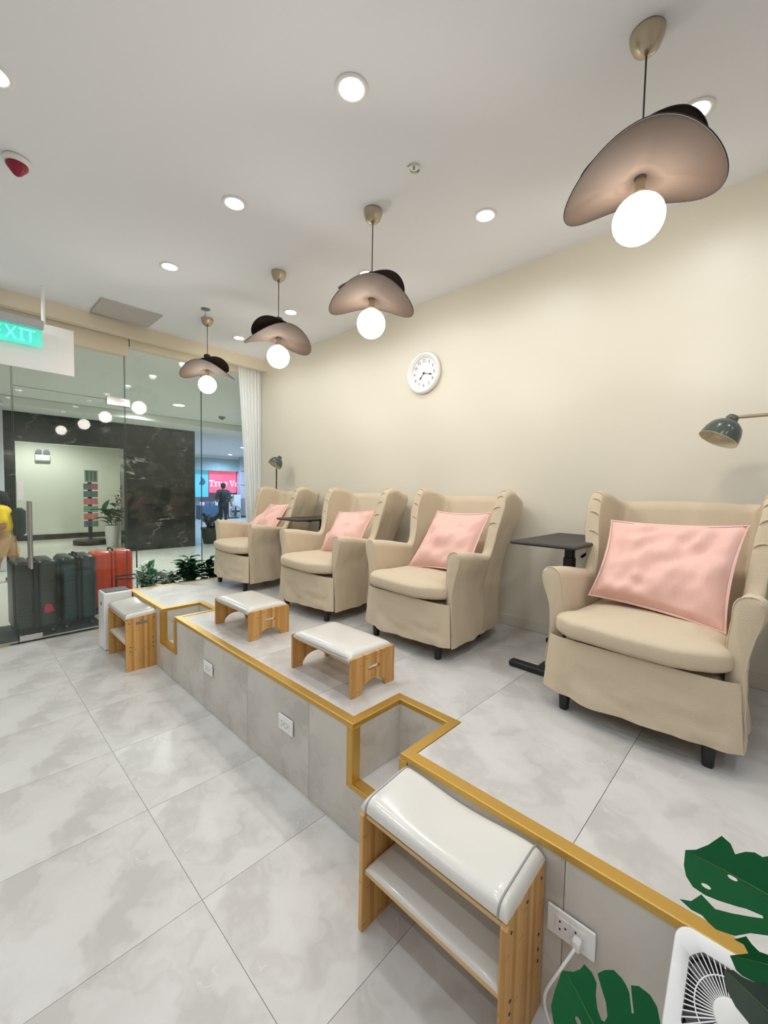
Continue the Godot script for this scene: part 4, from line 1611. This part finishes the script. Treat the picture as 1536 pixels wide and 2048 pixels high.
func build_plants() -> void:
	leafy("leafy_plant", "bushy variegated pale-leaved plant at the end of the platform", "plant", "plants by the glass", Vector3(1.42, 0, -4.76), 0.40, 0.13, 190, 0.085, 0.03, [M.leaf_pale, M.leaf_pale, M.leaf_mid], 0.11, 0.30, M.terracotta_white, 11)
	leafy("leafy_plant", "low white-green trailing plant next to the bushy pale one", "plant", "plants by the glass", Vector3(1.62, 0, -4.74), 0.26, 0.12, 170, 0.08, 0.03, [M.leaf_pale, M.leaf_pale, M.leaf_dark], 0.11, 0.34, M.terracotta_white, 12)
	leafy("leafy_plant", "tall broad dark green plant in the middle of the window plants", "plant", "plants by the glass", Vector3(1.83, 0, -4.75), 0.42, 0.13, 120, 0.12, 0.045, [M.leaf_mid, M.leaf_green, M.leaf_dark], 0.12, 0.32, M.terracotta_white, 13)
	leafy("leafy_plant", "dark round-leaved plant half behind the curtain-end armchair", "plant", "plants by the glass", Vector3(2.1, 0, -4.74), 0.34, 0.14, 120, 0.09, 0.042, [M.leaf_dark, M.leaf_mid, M.leaf_green], 0.12, 0.32, M.terracotta_white, 14)

# ---------------------------------------------------------------- luggage outside the glass
func suitcase(label: String, at: Vector3, turn: float, w: float, h: float, d: float, material: Material, ribs_up: bool) -> Node3D:
	# w along x: the narrow side that faces the glass; d away from it
	var t := thing("hardshell_suitcase", label, "suitcase", at, turn, "suitcases outside the glass")
	for s in [-1.0, 1.0]:
		var m := MB.new()
		m.box(Vector3(s * (w * 0.25 + 0.004), h / 2 + 0.03, 0), Vector3(w * 0.5 - 0.012, h - 0.06, d), 0.035)
		var sh := part("half_shell", m, material, t)
		var nr := 20 if not ribs_up else 3
		for k in nr:
			var rb := MB.new()
			if ribs_up:
				rb.box(Vector3(s * (w * 0.25) + (k - 1) * w * 0.14, h / 2 + 0.03, d / 2), Vector3(0.012, h - 0.16, 0.008), 0.003)
			else:
				rb.box(Vector3(s * (w * 0.25 + 0.004), 0.12 + k * (h - 0.3) / nr, d / 2), Vector3(w * 0.5 - 0.075, 0.008, 0.008), 0.003)
			part("rib", rb, material, sh)
	part("zip_band", bx(Vector3(0, h / 2 + 0.03, 0), Vector3(0.03, h - 0.075, d - 0.012), 0.008), material if ribs_up else M.rubber, t)
	var hd := MB.new()
	hd.tube(bezier([Vector3(0.0, h - 0.005, -0.09), Vector3(0, h + 0.018, -0.07), Vector3(0, h + 0.018, 0.07), Vector3(0.0, h - 0.005, 0.09)], 6), 0.01, 8)
	part("carry_handle", hd, M.rubber, t)
	for sx in [-1.0, 1.0]:
		for sz in [-1.0, 1.0]:
			var wl := MB.new()
			wl.lathe([[0.0, -0.011], [0.02, -0.011], [0.028, -0.007], [0.028, 0.007], [0.02, 0.011], [0.0, 0.011]], 20, Vector3(sx * (w / 2 - 0.045), 0.028, sz * (d / 2 - 0.035)), Basis(Vector3.RIGHT, PI / 2))
			var wo := part("wheel", wl, M.rubber, t)
			var hb := MB.new()
			hb.lathe([[0.0, -0.0125], [0.012, -0.0125], [0.012, 0.0125], [0.0, 0.0125]], 14, Vector3(sx * (w / 2 - 0.045), 0.028, sz * (d / 2 - 0.035)), Basis(Vector3.RIGHT, PI / 2))
			part("wheel_hub", hb, M.grey_plastic, wo)
			part("wheel_mount", bx(Vector3(sx * (w / 2 - 0.045), 0.058, sz * (d / 2 - 0.035)), Vector3(0.05, 0.03, 0.045), 0.006), M.rubber, t)
	return t

func build_luggage() -> void:
	var a := suitcase("dark grey ribbed suitcase outside the door with a pink patch", Vector3(0.555, 0.006, -5.42), 1.75, 0.345, 0.735, 0.42, M.case_grey, false)
	var pt := MB.new()
	pt.prism(PackedVector2Array([Vector2(0.055, 0.22), Vector2(0.06, 0.28), Vector2(0.085, 0.305), Vector2(0.115, 0.29), Vector2(0.13, 0.24), Vector2(0.14, 0.225), Vector2(0.10, 0.215)]), 0.214, 0.2155)
	part("patch", pt, M.case_sticker, a, "pink patch on the suitcase side")
	suitcase("dark teal ribbed suitcase outside the glass", Vector3(0.905, 0.006, -5.45), 1.75, 0.31, 0.74, 0.42, M.case_teal, false)
	suitcase("glossy orange suitcase outside the glass", Vector3(1.31, 0, -5.78), 1.75, 0.42, 0.72, 0.28, M.case_orange, true)
	lone("door_mat", bx(Vector3.ZERO, Vector3(2.4, 0.006, 0.62), 0.002), M.mat_rubber, "dark rubber mat outside the glass door", "mat", Vector3(-0.1, 0.003, -5.47), 1.75)
	# black wire stand outside
	var t := thing("wire_plant_stand", "thin black wire stand with a ring shelf outside the glass", "stand", Vector3(1.43, 0, -5.42))
	var rg := MB.new()
	var ring := []
	for k in 33:
		ring.append(Vector3(cos(TAU * k / 32.0) * 0.15, 0.44, sin(TAU * k / 32.0) * 0.12))
	rg.tube(ring, 0.009, 8, false)
	part("ring", rg, M.black_metal, t)
	for q in [[0.03, 0.12, 0.76], [-0.13, -0.06, 0.46], [0.13, -0.06, 0.46]]:
		var lg := MB.new()
		lg.tube([Vector3(q[0] * 1.15, 0.0, q[1] * 1.1), Vector3(q[0], q[2], q[1])], 0.007, 8)
		part("leg", lg, M.black_metal, t)

# ---------------------------------------------------------------- people
func figure_mesh(bones: Array, cell: float) -> MB:
	# bones: [a, b, ra, rb, colour]; smooth union of tapered capsules meshed as surface nets
	var lo := Vector3.INF
	var hi := -Vector3.INF
	for b in bones:
		for e in 2:
			var r: float = b[2 + e] + 0.04
			lo = lo.min(b[e] - Vector3.ONE * r)
			hi = hi.max(b[e] + Vector3.ONE * r)
	var nx := int((hi.x - lo.x) / cell) + 2
	var ny := int((hi.y - lo.y) / cell) + 2
	var nz := int((hi.z - lo.z) / cell) + 2
	var val := PackedFloat32Array()
	val.resize(nx * ny * nz)
	val.fill(1.0)
	var ksm := 0.022
	for b in bones:
		var a: Vector3 = b[0]
		var d: Vector3 = b[1] - a
		var dd := maxf(d.length_squared(), 1e-9)
		var r := maxf(b[2], b[3]) + 0.06
		var bl := ((a.min(b[1]) - Vector3.ONE * r - lo) / cell).floor()
		var bh := ((a.max(b[1]) + Vector3.ONE * r - lo) / cell).ceil()
		for i in range(maxi(0, int(bl.x)), mini(nx, int(bh.x) + 1)):
			for j in range(maxi(0, int(bl.y)), mini(ny, int(bh.y) + 1)):
				for k in range(maxi(0, int(bl.z)), mini(nz, int(bh.z) + 1)):
					var p := lo + Vector3(i, j, k) * cell
					var t := clampf((p - a).dot(d) / dd, 0.0, 1.0)
					var s := p.distance_to(a + d * t) - lerpf(b[2], b[3], t)
					var id := (i * ny + j) * nz + k
					var o := val[id]
					var h := clampf(0.5 + 0.5 * (o - s) / ksm, 0.0, 1.0)
					val[id] = lerpf(o, s, h) - ksm * h * (1.0 - h)
	var m := MB.new()
	m.coloured = true
	var where := {}
	for i in nx - 1:
		for j in ny - 1:
			for k in nz - 1:
				var base := (i * ny + j) * nz + k
				var v0 := val[base]
				var neg := 0
				var sum := Vector3.ZERO
				var cnt := 0
				var c := [v0, val[base + 1], val[base + nz], val[base + nz + 1], val[base + ny * nz], val[base + ny * nz + 1], val[base + ny * nz + nz], val[base + ny * nz + nz + 1]]
				for e in 8:
					if c[e] < 0.0:
						neg += 1
				if neg == 0 or neg == 8:
					continue
				for e in [[0, 1], [2, 3], [4, 5], [6, 7], [0, 2], [1, 3], [4, 6], [5, 7], [0, 4], [1, 5], [2, 6], [3, 7]]:
					var a: float = c[e[0]]
					var b: float = c[e[1]]
					if (a < 0.0) != (b < 0.0):
						var f := a / (a - b)
						var pa := Vector3((e[0] >> 2) & 1, (e[0] >> 1) & 1, e[0] & 1)
						var pb := Vector3((e[1] >> 2) & 1, (e[1] >> 1) & 1, e[1] & 1)
						sum += pa.lerp(pb, f)
						cnt += 1
				var p := lo + (Vector3(i, j, k) + sum / cnt) * cell
				var best := 1e9
				for b in bones:
					var d: Vector3 = b[1] - b[0]
					var t := clampf((p - b[0]).dot(d) / maxf(d.length_squared(), 1e-9), 0.0, 1.0)
					var s := p.distance_to(b[0] + d * t) - lerpf(b[2], b[3], t)
					if s < best:
						best = s
						m.tint = b[4]
				where[base] = m.vert(p)
	var st := [ny * nz, nz, 1]
	for base in where:
		var i: int = base / (ny * nz)
		var j: int = (base / nz) % ny
		var k: int = base % nz
		for ax in 3:
			var o1 := (ax + 1) % 3
			var o2 := (ax + 2) % 3
			var ijk := [i, j, k]
			if ijk[o1] == 0 or ijk[o2] == 0:
				continue
			var a := val[base]
			var b := val[base + st[ax]]
			if (a < 0.0) == (b < 0.0):
				continue
			var q := [base, base - st[o1], base - st[o1] - st[o2], base - st[o2]]
			if not (where.has(q[1]) and where.has(q[2]) and where.has(q[3])):
				continue
			var w := [where[q[0]], where[q[1]], where[q[2]], where[q[3]]]
			if a < 0.0:
				m.tri(w[0], w[2], w[1])
				m.tri(w[0], w[3], w[2])
			else:
				m.tri(w[0], w[1], w[2])
				m.tri(w[0], w[2], w[3])
	m.fix(0)
	return m

func lin(r: float, g: float, b: float) -> Color:
	return rgb(r, g, b).srgb_to_linear()

func build_people() -> void:
	# walking figure in dark clothes by the bright shop; local +z is the walking direction
	var dk := lin(52, 62, 64)
	var tr := lin(26, 26, 30)
	var skin := lin(176, 128, 100)
	var hair := lin(22, 18, 17)
	var p := thing("person", "person in dark clothes with a backpack walking in the mall", "person", Vector3(7.35, 0, -15.7), 150.0)
	var b := []
	b.append([Vector3(0, 0.86, 0), Vector3(0, 1.06, 0.01), 0.135, 0.125, dk])
	b.append([Vector3(-0.05, 1.06, 0.0), Vector3(-0.09, 1.28, 0.02), 0.12, 0.10, dk])
	b.append([Vector3(0.05, 1.06, 0.0), Vector3(0.09, 1.28, 0.02), 0.12, 0.10, dk])
	b.append([Vector3(-0.13, 1.33, 0.02), Vector3(0.13, 1.33, 0.02), 0.07, 0.07, dk])
	b.append([Vector3(0, 1.34, 0.02), Vector3(0, 1.44, 0.04), 0.055, 0.05, skin])
	b.append([Vector3(0, 1.50, 0.07), Vector3(0, 1.55, 0.05), 0.078, 0.088, skin])
	b.append([Vector3(0, 1.505, 0.155), Vector3(0, 1.49, 0.165), 0.012, 0.014, skin])
	b.append([Vector3(0, 1.565, 0.03), Vector3(0, 1.53, -0.01), 0.098, 0.085, hair])
	for s in [-1.0, 1.0]:
		b.append([Vector3(s * 0.086, 1.52, 0.05), Vector3(s * 0.09, 1.505, 0.045), 0.018, 0.014, skin])
	# left arm bent forward holding a phone, right arm swinging back
	b.append([Vector3(0.19, 1.31, 0.0), Vector3(0.25, 1.06, -0.04), 0.058, 0.048, dk])
	b.append([Vector3(0.25, 1.06, -0.04), Vector3(0.24, 0.92, 0.16), 0.042, 0.034, skin])
	b.append([Vector3(-0.19, 1.31, 0.0), Vector3(-0.27, 1.07, -0.09), 0.058, 0.048, dk])
	b.append([Vector3(-0.27, 1.07, -0.09), Vector3(-0.30, 0.86, -0.06), 0.042, 0.032, skin])
	for s in [[0.24, 0.92, 0.16, 0.0, 0.0, 1.0], [-0.30, 0.86, -0.06, -0.1, -1.0, 0.1]]:
		var w := Vector3(s[0], s[1], s[2])
		var d := Vector3(s[3], s[4], s[5]).normalized()
		var sd := d.cross(Vector3(0.3, 0.5, 0.8)).normalized()
		b.append([w, w + d * 0.07, 0.034, 0.036, skin])
		for f in 4:
			var o := sd * (f - 1.5) * 0.019
			b.append([w + d * 0.07 + o, w + d * (0.13 if f in [1, 2] else 0.115) + o, 0.0105, 0.009, skin])
		b.append([w + d * 0.03 + sd * 0.03, w + d * 0.075 + sd * 0.052, 0.011, 0.009, skin])
	b.append([Vector3(0.085, 0.86, 0), Vector3(0.10, 0.48, 0.16), 0.105, 0.072, tr])
	b.append([Vector3(0.10, 0.48, 0.16), Vector3(0.11, 0.10, 0.24), 0.066, 0.044, tr])
	b.append([Vector3(0.11, 0.05, 0.23), Vector3(0.115, 0.035, 0.36), 0.045, 0.034, tr])
	b.append([Vector3(-0.085, 0.86, 0), Vector3(-0.10, 0.48, -0.04), 0.105, 0.072, tr])
	b.append([Vector3(-0.10, 0.48, -0.04), Vector3(-0.11, 0.13, -0.28), 0.066, 0.044, tr])
	b.append([Vector3(-0.11, 0.09, -0.29), Vector3(-0.115, 0.035, -0.18), 0.045, 0.034, tr])
	part("body", figure_mesh(b, 0.016), M.figure, p)
	var bp := MB.new()
	bp.box(Vector3(0, 1.15, -0.20), Vector3(0.27, 0.38, 0.17), 0.05)
	part("backpack", bp, M.backpack_black, p, "black backpack")
	# yellow shirt, shorts, cap and backpack at the left of the door
	var ye := lin(238, 205, 40)
	var sk2 := lin(168, 118, 90)
	var sh := lin(196, 160, 120)
	var q := thing("person", "person in a yellow shirt and black cap with a backpack outside the door", "person", Vector3(0.56, 0, -8.4), -100.0)
	var c := []
	c.append([Vector3(0, 0.72, 0), Vector3(0, 0.86, 0.01), 0.125, 0.12, ye])
	c.append([Vector3(-0.045, 0.86, 0.0), Vector3(-0.075, 1.06, 0.02), 0.115, 0.095, ye])
	c.append([Vector3(0.045, 0.86, 0.0), Vector3(0.075, 1.06, 0.02), 0.115, 0.095, ye])
	c.append([Vector3(-0.12, 1.10, 0.03), Vector3(0.12, 1.10, 0.03), 0.06, 0.06, ye])
	c.append([Vector3(0, 1.10, 0.03), Vector3(0, 1.2, 0.05), 0.048, 0.044, sk2])
	c.append([Vector3(0, 1.235, 0.07), Vector3(0, 1.28, 0.06), 0.07, 0.078, sk2])
	c.append([Vector3(0, 1.245, 0.142), Vector3(0, 1.235, 0.152), 0.011, 0.013, sk2])
	c.append([Vector3(0, 1.27, 0.03), Vector3(0, 1.23, 0.0), 0.086, 0.07, hair])
	for s in [-1.0, 1.0]:
		c.append([Vector3(s * 0.165, 1.08, 0.02), Vector3(s * 0.205, 0.95, 0.0), 0.056, 0.056, ye])
		c.append([Vector3(s * 0.205, 0.95, 0.0), Vector3(s * 0.215, 0.86, 0.0), 0.042, 0.038, sk2])
		c.append([Vector3(s * 0.215, 0.86, 0.0), Vector3(s * 0.2, 0.70, 0.12), 0.036, 0.028, sk2])
		c.append([Vector3(s * 0.2, 0.70, 0.12), Vector3(s * 0.19, 0.66, 0.17), 0.03, 0.03, sk2])
		for f in 4:
			c.append([Vector3(s * (0.205 - f * 0.013), 0.655, 0.17), Vector3(s * (0.20 - f * 0.013), 0.60, 0.185 - f * 0.004), 0.0095, 0.008, sk2])
		c.append([Vector3(s * 0.175, 0.68, 0.16), Vector3(s * 0.165, 0.645, 0.19), 0.01, 0.008, sk2])
		var st: float = s * 0.11
		c.append([Vector3(s * 0.075, 0.70, 0), Vector3(s * 0.085, 0.46, st * 0.6), 0.105, 0.09, sh])
		c.append([Vector3(s * 0.085, 0.44, st * 0.6), Vector3(s * 0.09, 0.36, st * 0.8), 0.07, 0.058, sk2])
		c.append([Vector3(s * 0.09, 0.36, st * 0.8), Vector3(s * 0.095, 0.08, st), 0.056, 0.034, sk2])
		c.append([Vector3(s * 0.095, 0.045, st), Vector3(s * 0.1, 0.03, st + 0.11), 0.036, 0.028, sk2])
	part("body", figure_mesh(c, 0.014), M.figure, q)
	var b2 := MB.new()
	b2.box(Vector3(0, 0.90, -0.165), Vector3(0.25, 0.44, 0.15), 0.05)
	part("backpack", b2, M.backpack_black, q, "black backpack")
	var cap := MB.new()
	cap.lathe([[0.0, 0.075], [0.05, 0.065], [0.08, 0.035], [0.088, 0.0], [0.086, -0.005], [0.0, -0.005]], 24, Vector3(0, 1.305, 0.045))
	cap.lathe([[0.0, 0.0], [0.05, 0.0], [0.05, 0.005], [0.0, 0.005]], 20, Vector3(0, 1.302, 0.12))
	part("cap", cap, M.backpack_black, q)

# ---------------------------------------------------------------- the mall beyond the glass
func build_mall() -> void:
	struct_mesh("floor_mall", bx(Vector3(4.0, -0.052, -13.6), Vector3(22.0, 0.1, 17.0), 0.0), M.mall_floor, "pale polished mall floor")
	struct_mesh("ceiling_mall", bx(Vector3(4.0, 3.07, -13.6), Vector3(22.0, 0.2, 16.9), 0.0), M.mall_ceiling, "white mall ceiling")
	struct_mesh("trim_4", bx(Vector3(4.0, 2.9, -9.95), Vector3(22.0, 0.14, 0.9), 0.01), M.mall_ceiling, "lowered white ceiling beam in the mall")
	var mw := struct_node("wall_marble", "polished black marble wall with white veins and a wide opening")
	for q in [[-7.0, 0.88, 0.0, 2.86], [0.88, 2.69, 2.296, 2.86], [2.69, 4.24, 0.0, 2.86]]:
		part("slab", bx(Vector3((q[0] + q[1]) / 2, (q[2] + q[3]) / 2, -10.75), Vector3(q[1] - q[0], q[3] - q[2], 0.3), 0.002), M.black_marble, mw)
	part("slab", bx(Vector3(4.16, 1.43, -12.5), Vector3(0.16, 2.86, 3.2), 0.002), M.black_marble, mw)
	struct_mesh("wall_alcove", bx(Vector3(1.5, 1.5, -14.25), Vector3(5.3, 3.0, 0.2), 0.0), M.mall_wall, "pale green wall at the back of the marble opening")
	struct_mesh("wall_alcove_side", bx(Vector3(3.7, 1.5, -12.5), Vector3(0.2, 3.0, 3.4), 0.0), M.mall_wall)
	struct_mesh("wall_alcove_end", bx(Vector3(-0.6, 1.5, -12.5), Vector3(0.2, 3.0, 3.4), 0.0), M.mall_wall)
	struct_mesh("baseboard_alcove", bx(Vector3(1.5, 0.07, -14.14), Vector3(4.2, 0.14, 0.02), 0.002), M.mall_baseboard)
	struct_mesh("wall_mall_column", bx(Vector3(0.19, 1.43, -9.9), Vector3(0.9, 2.86, 0.9), 0.01), M.pillar_panel, "white mall column at the edge of the opening")
	struct_mesh("wall_mall_left", bx(Vector3(-7.0, 1.5, -10.0), Vector3(0.2, 3.2, 10.0), 0.0), M.mall_wall)
	struct_mesh("wall_mall_right", bx(Vector3(14.0, 1.5, -13.6), Vector3(0.2, 3.2, 17.0), 0.0), M.mall_wall)
	struct_mesh("wall_mall_end", bx(Vector3(9.0, 1.5, -21.9), Vector3(12.0, 3.2, 0.2), 0.0), M.mall_wall)
	# emergency light on the alcove wall
	var em := thing("emergency_light", "twin-headed emergency light on the pale alcove wall", "emergency light", Vector3(1.71, 2.20, -14.15))
	part("case", bx(Vector3(0, -0.03, 0.05), Vector3(0.31, 0.17, 0.09), 0.02), M.leaflet_white, em)
	part("green_band", bx(Vector3(0, -0.105, 0.096), Vector3(0.29, 0.03, 0.006), 0.001), M.leaflet_green, em)
	for s in [-1.0, 1.0]:
		var hd := MB.new()
		hd.lathe([[0.0, 0.0], [0.05, 0.0], [0.066, 0.05], [0.066, 0.065], [0.0, 0.06]], 20, Vector3(s * 0.08, 0.12, 0.03), Basis(Vector3.RIGHT, PI / 2))
		part("lamp_head", hd, M.grey_plastic, em)
	# leaflet stand
	var st := thing("leaflet_stand", "leaflet stand with rows of coloured cards on a round black base", "stand", Vector3(2.42, 0, -12.5))
	var bs := MB.new()
	bs.lathe([[0.0, 0.0], [0.36, 0.0], [0.36, 0.1], [0.33, 0.12], [0.0, 0.12]], 32)
	part("base", bs, M.dark_plastic, st)
	var po := MB.new()
	po.tube([Vector3(0, 0.1, 0), Vector3(0, 1.75, 0)], 0.045, 12)
	part("post", po, M.dark_plastic, st)
	part("header_card", bx(Vector3(0.02, 1.70, 0.06), Vector3(0.28, 0.30, 0.02), 0.003), M.leaflet_white, st)
	var hc := MB.new()
	for k in 3:
		hc.box(Vector3(0.02 + (k - 1) * 0.08, 1.70, 0.072), Vector3(0.06, 0.25, 0.006), 0.002)
	part("header_print", hc, M.leaflet_green, st)
	var two := [["leaflet_grey", "leaflet_pink"], ["leaflet_teal", "leaflet_teal"], ["leaflet_pink", "leaflet_pink"], ["leaflet_green", "leaflet_green"], ["leaflet_pink", "leaflet_pink"], ["leaflet_violet", "leaflet_green"]]
	for k in 6:
		var y := 1.44 - k * 0.185
		for e in 2:
			part("leaflet", bx(Vector3(-0.07 + e * 0.15, y, 0.07), Vector3(0.148, 0.15, 0.03), 0.006), M[two[k][e]], st)
	# potted plants by the opening's edge
	leafy("white_pot_plant", "broad-leaved plant in a white pot inside the marble opening", "plant", "", Vector3(2.72, 0, -11.75), 0.5, 0.32, 34, 0.3, 0.075, [M.leaf_dark, M.leaf_green], 0.17, 0.52, M.terracotta_white, 31)
	leafy("tall_pot_plant", "tall thin small-leaved plant behind the white pot", "plant", "", Vector3(3.2, 0, -12.9), 1.1, 0.16, 60, 0.1, 0.03, [M.leaf_dark, M.leaf_green], 0.14, 0.4, M.terracotta_white, 32)
	leafy("mall_planter", "dark bushy planter at the marble wall's end in the mall", "plant", "", Vector3(4.75, 0, -10.9), 0.35, 0.28, 90, 0.16, 0.05, [M.leaf_dark], 0.24, 0.42, M.dark_plastic, 33)
	# bright shop across the mall
	var sp := struct_node("wall_shop_front", "shop front across the mall with a glass band over it")
	part("fascia", bx(Vector3(8.7, 2.55, -19.5), Vector3(2.45, 0.60, 0.12), 0.01), M.shop_sign_board, sp)
	part("bulkhead", bx(Vector3(9.5, 2.93, -19.6), Vector3(7.0, 0.2, 0.3), 0.01), M.mall_ceiling, sp)
	var pil := struct_node("wall_shop_pillar", "panelled grey pillar beside the shop")
	for k in 3:
		for e in 2:
			part("panel", bx(Vector3(10.06 + e * 0.33, 1.26 + k * 0.68, -19.3), Vector3(0.32, 0.66, 0.05), 0.006), M.pillar_panel, pil)
	part("wood_panel", bx(Vector3(10.23, 0.5, -19.3), Vector3(0.66, 0.84, 0.05), 0.004), M.pillar_wood, pil)
	part("plinth", bx(Vector3(10.23, 0.045, -19.29), Vector3(0.68, 0.09, 0.06), 0.004), M.mall_baseboard, pil)
	part("pillar_core", bx(Vector3(10.9, 1.5, -19.5), Vector3(2.0, 3.0, 0.3), 0.004), M.pillar_panel, pil)
	var s1 := thing("pink_screen", "bright pink advertising screen with white script lettering in the shop", "screen", Vector3(9.23, 1.75, -19.75))
	part("panel", bx(Vector3(0, 0, 0), Vector3(1.35, 1.08, 0.06), 0.004), M.screen_pink, s1)
	var wt := mat("screen_letters", rgb(255, 255, 255), 0.4)
	wt.emission_enabled = true
	wt.emission = Color(1, 1, 1)
	wt.emission_energy_multiplier = 0.9
	text_part("lettering", "True Vo", 0.40, "Droid Serif", wt, s1, Transform3D(Basis(), Vector3(0.07, -0.1, 0.032)), true)
	var s2 := thing("teal_screen", "teal picture screen beside the pink one in the shop", "screen", Vector3(8.2, 1.65, -19.8))
	part("panel", bx(Vector3(0, 0, 0), Vector3(0.66, 1.3, 0.06), 0.004), M.screen_teal, s2)
	var fig := MB.new()
	fig.prism(PackedVector2Array([Vector2(0.1, -0.1), Vector2(0.2, 0.05), Vector2(0.12, 0.22), Vector2(-0.05, 0.3), Vector2(-0.02, 0.15), Vector2(-0.12, -0.05)]), 0.031, 0.034)
	part("picture_shape", fig, M.counter_blue, s2)
	part("shop_back", bx(Vector3(8.9, 1.4, -20.6), Vector3(2.6, 2.8, 0.1), 0.0), M.screen_letters_wall, sp)
	lone("shop_counter", bx(Vector3.ZERO, Vector3(1.0, 0.62, 0.5), 0.02), M.counter_blue, "blue shop counter under the teal screen", "counter", Vector3(8.35, 0.31, -19.3))
	for k in 4:
		lone("boxed_product", bx(Vector3.ZERO, Vector3(0.2, 0.16 + 0.03 * (k % 2), 0.16), 0.008), [M.leaflet_white, M.leaflet_violet, M.leaflet_teal, M.leaflet_white][k], "small boxed product standing on the blue shop counter", "box", Vector3(8.0 + k * 0.23, 0.62 + 0.08 + 0.015 * (k % 2), -19.25), 0.0, "boxed products on the shop counter")
	lone("display_case", bx(Vector3.ZERO, Vector3(0.85, 1.12, 0.4), 0.02), M.leaflet_white, "white display case under the pink screen", "display case", Vector3(9.42, 0.56, -19.3))
	for q in [[9.15, 1.0, "round black fan standing on the display case front"], [9.5, 0.33, "round grey fan low in front of the display case"]]:
		var fn := thing("round_fan", q[2], "fan", Vector3(q[0], q[1], -18.98))
		var rm := MB.new()
		var rg := []
		for k in 25:
			rg.append(Vector3(cos(TAU * k / 24.0), sin(TAU * k / 24.0), 0) * 0.26)
		rm.tube(rg, 0.018, 8, false)
		part("guard", rm, M.grey_plastic, fn)
		for k in 4:
			var bl := MB.new()
			bl.box(Vector3(0.12, 0, 0), Vector3(0.2, 0.11, 0.012), 0.005, Basis(Vector3.RIGHT, 0.4))
			var o := part("blade", bl, M.dark_plastic, fn)
			o.rotation.z = TAU * k / 4.0
		part("stem", bx(Vector3(0, -q[1] / 2 - 0.13 + 0.13, -0.03), Vector3(0.04, q[1], 0.03), 0.004), M.dark_plastic, fn)
		part("foot", bx(Vector3(0, -q[1] + 0.02, 0.0), Vector3(0.3, 0.04, 0.2), 0.008), M.dark_plastic, fn)
	# mall downlights: a few seen, the others added as fill light
	for q in [[2.93, -8.03, 0], [2.63, -9.2, 0], [-0.6, -7.2, 0], [5.4, -7.0, 0], [6.5, -12.2, 1], [7.6, -14.6, 1], [9.6, -16.6, 1], [8.9, -18.3, 1], [6.0, -17.5, 1], [1.6, -12.9, 0]]:
		downlight(q[0], 2.97, q[1], E_MALL * (1.6 if q[2] else 1.0), rgb(176, 205, 255) if q[2] else rgb(236, 246, 240), "round downlight of the seen and added fill lamps in the far mall ceiling by the bright shop" if q[2] else "round downlight of the seen and added fill lamps in the mall ceiling beyond the glass", "far mall downlights" if q[2] else "near mall downlights", 0.11)
	var cd := thing("ceiling_smoke_detector", "small dark smoke detector on the mall ceiling beyond the glass", "smoke detector", Vector3(4.0, 2.97, -8.6))
	var c1 := MB.new()
	c1.lathe([[0.0, 0.0], [0.07, 0.0], [0.065, -0.03], [0.03, -0.06], [0.0, -0.06]], 20)
	part("body", c1, M.grey_plastic, cd)

var E_MALL := 7.0

func _ready() -> void:
	# camera
	var cam := Camera3D.new()
	cam.name = "camera"
	cam.fov = 2.0 * rad_to_deg(atan(1024.0 / 831.65))
	cam.near = 0.05
	cam.far = 60.0
	add_child(cam)
	cam.position = Vector3(0, 1.5, 0)
	cam.rotation_degrees = Vector3(-3.0524, -46.2588, 1.0892)
	cam.current = true
	# environment: an enclosed place, nothing of the sky is seen
	var we := WorldEnvironment.new()
	we.name = "environment"
	var env := Environment.new()
	env.background_mode = Environment.BG_COLOR
	env.background_color = Color(0.02, 0.02, 0.022)
	env.tonemap_mode = Environment.TONE_MAPPER_LINEAR
	env.tonemap_exposure = 0.9
	env.sdfgi_enabled = true
	env.ssao_enabled = true
	env.ssil_enabled = true
	we.environment = env
	add_child(we)
	rng.seed = 4
	make_materials()
	mat("screen_letters_wall", rgb(180, 205, 215), 0.7)
	build_room()
	build_front()
	build_mall()
	build_lamps()
	build_chairs()
	build_stools()
	build_tables()
	build_fittings()
	build_appliances()
	build_plants()
	build_monstera()
	build_luggage()
	build_people()
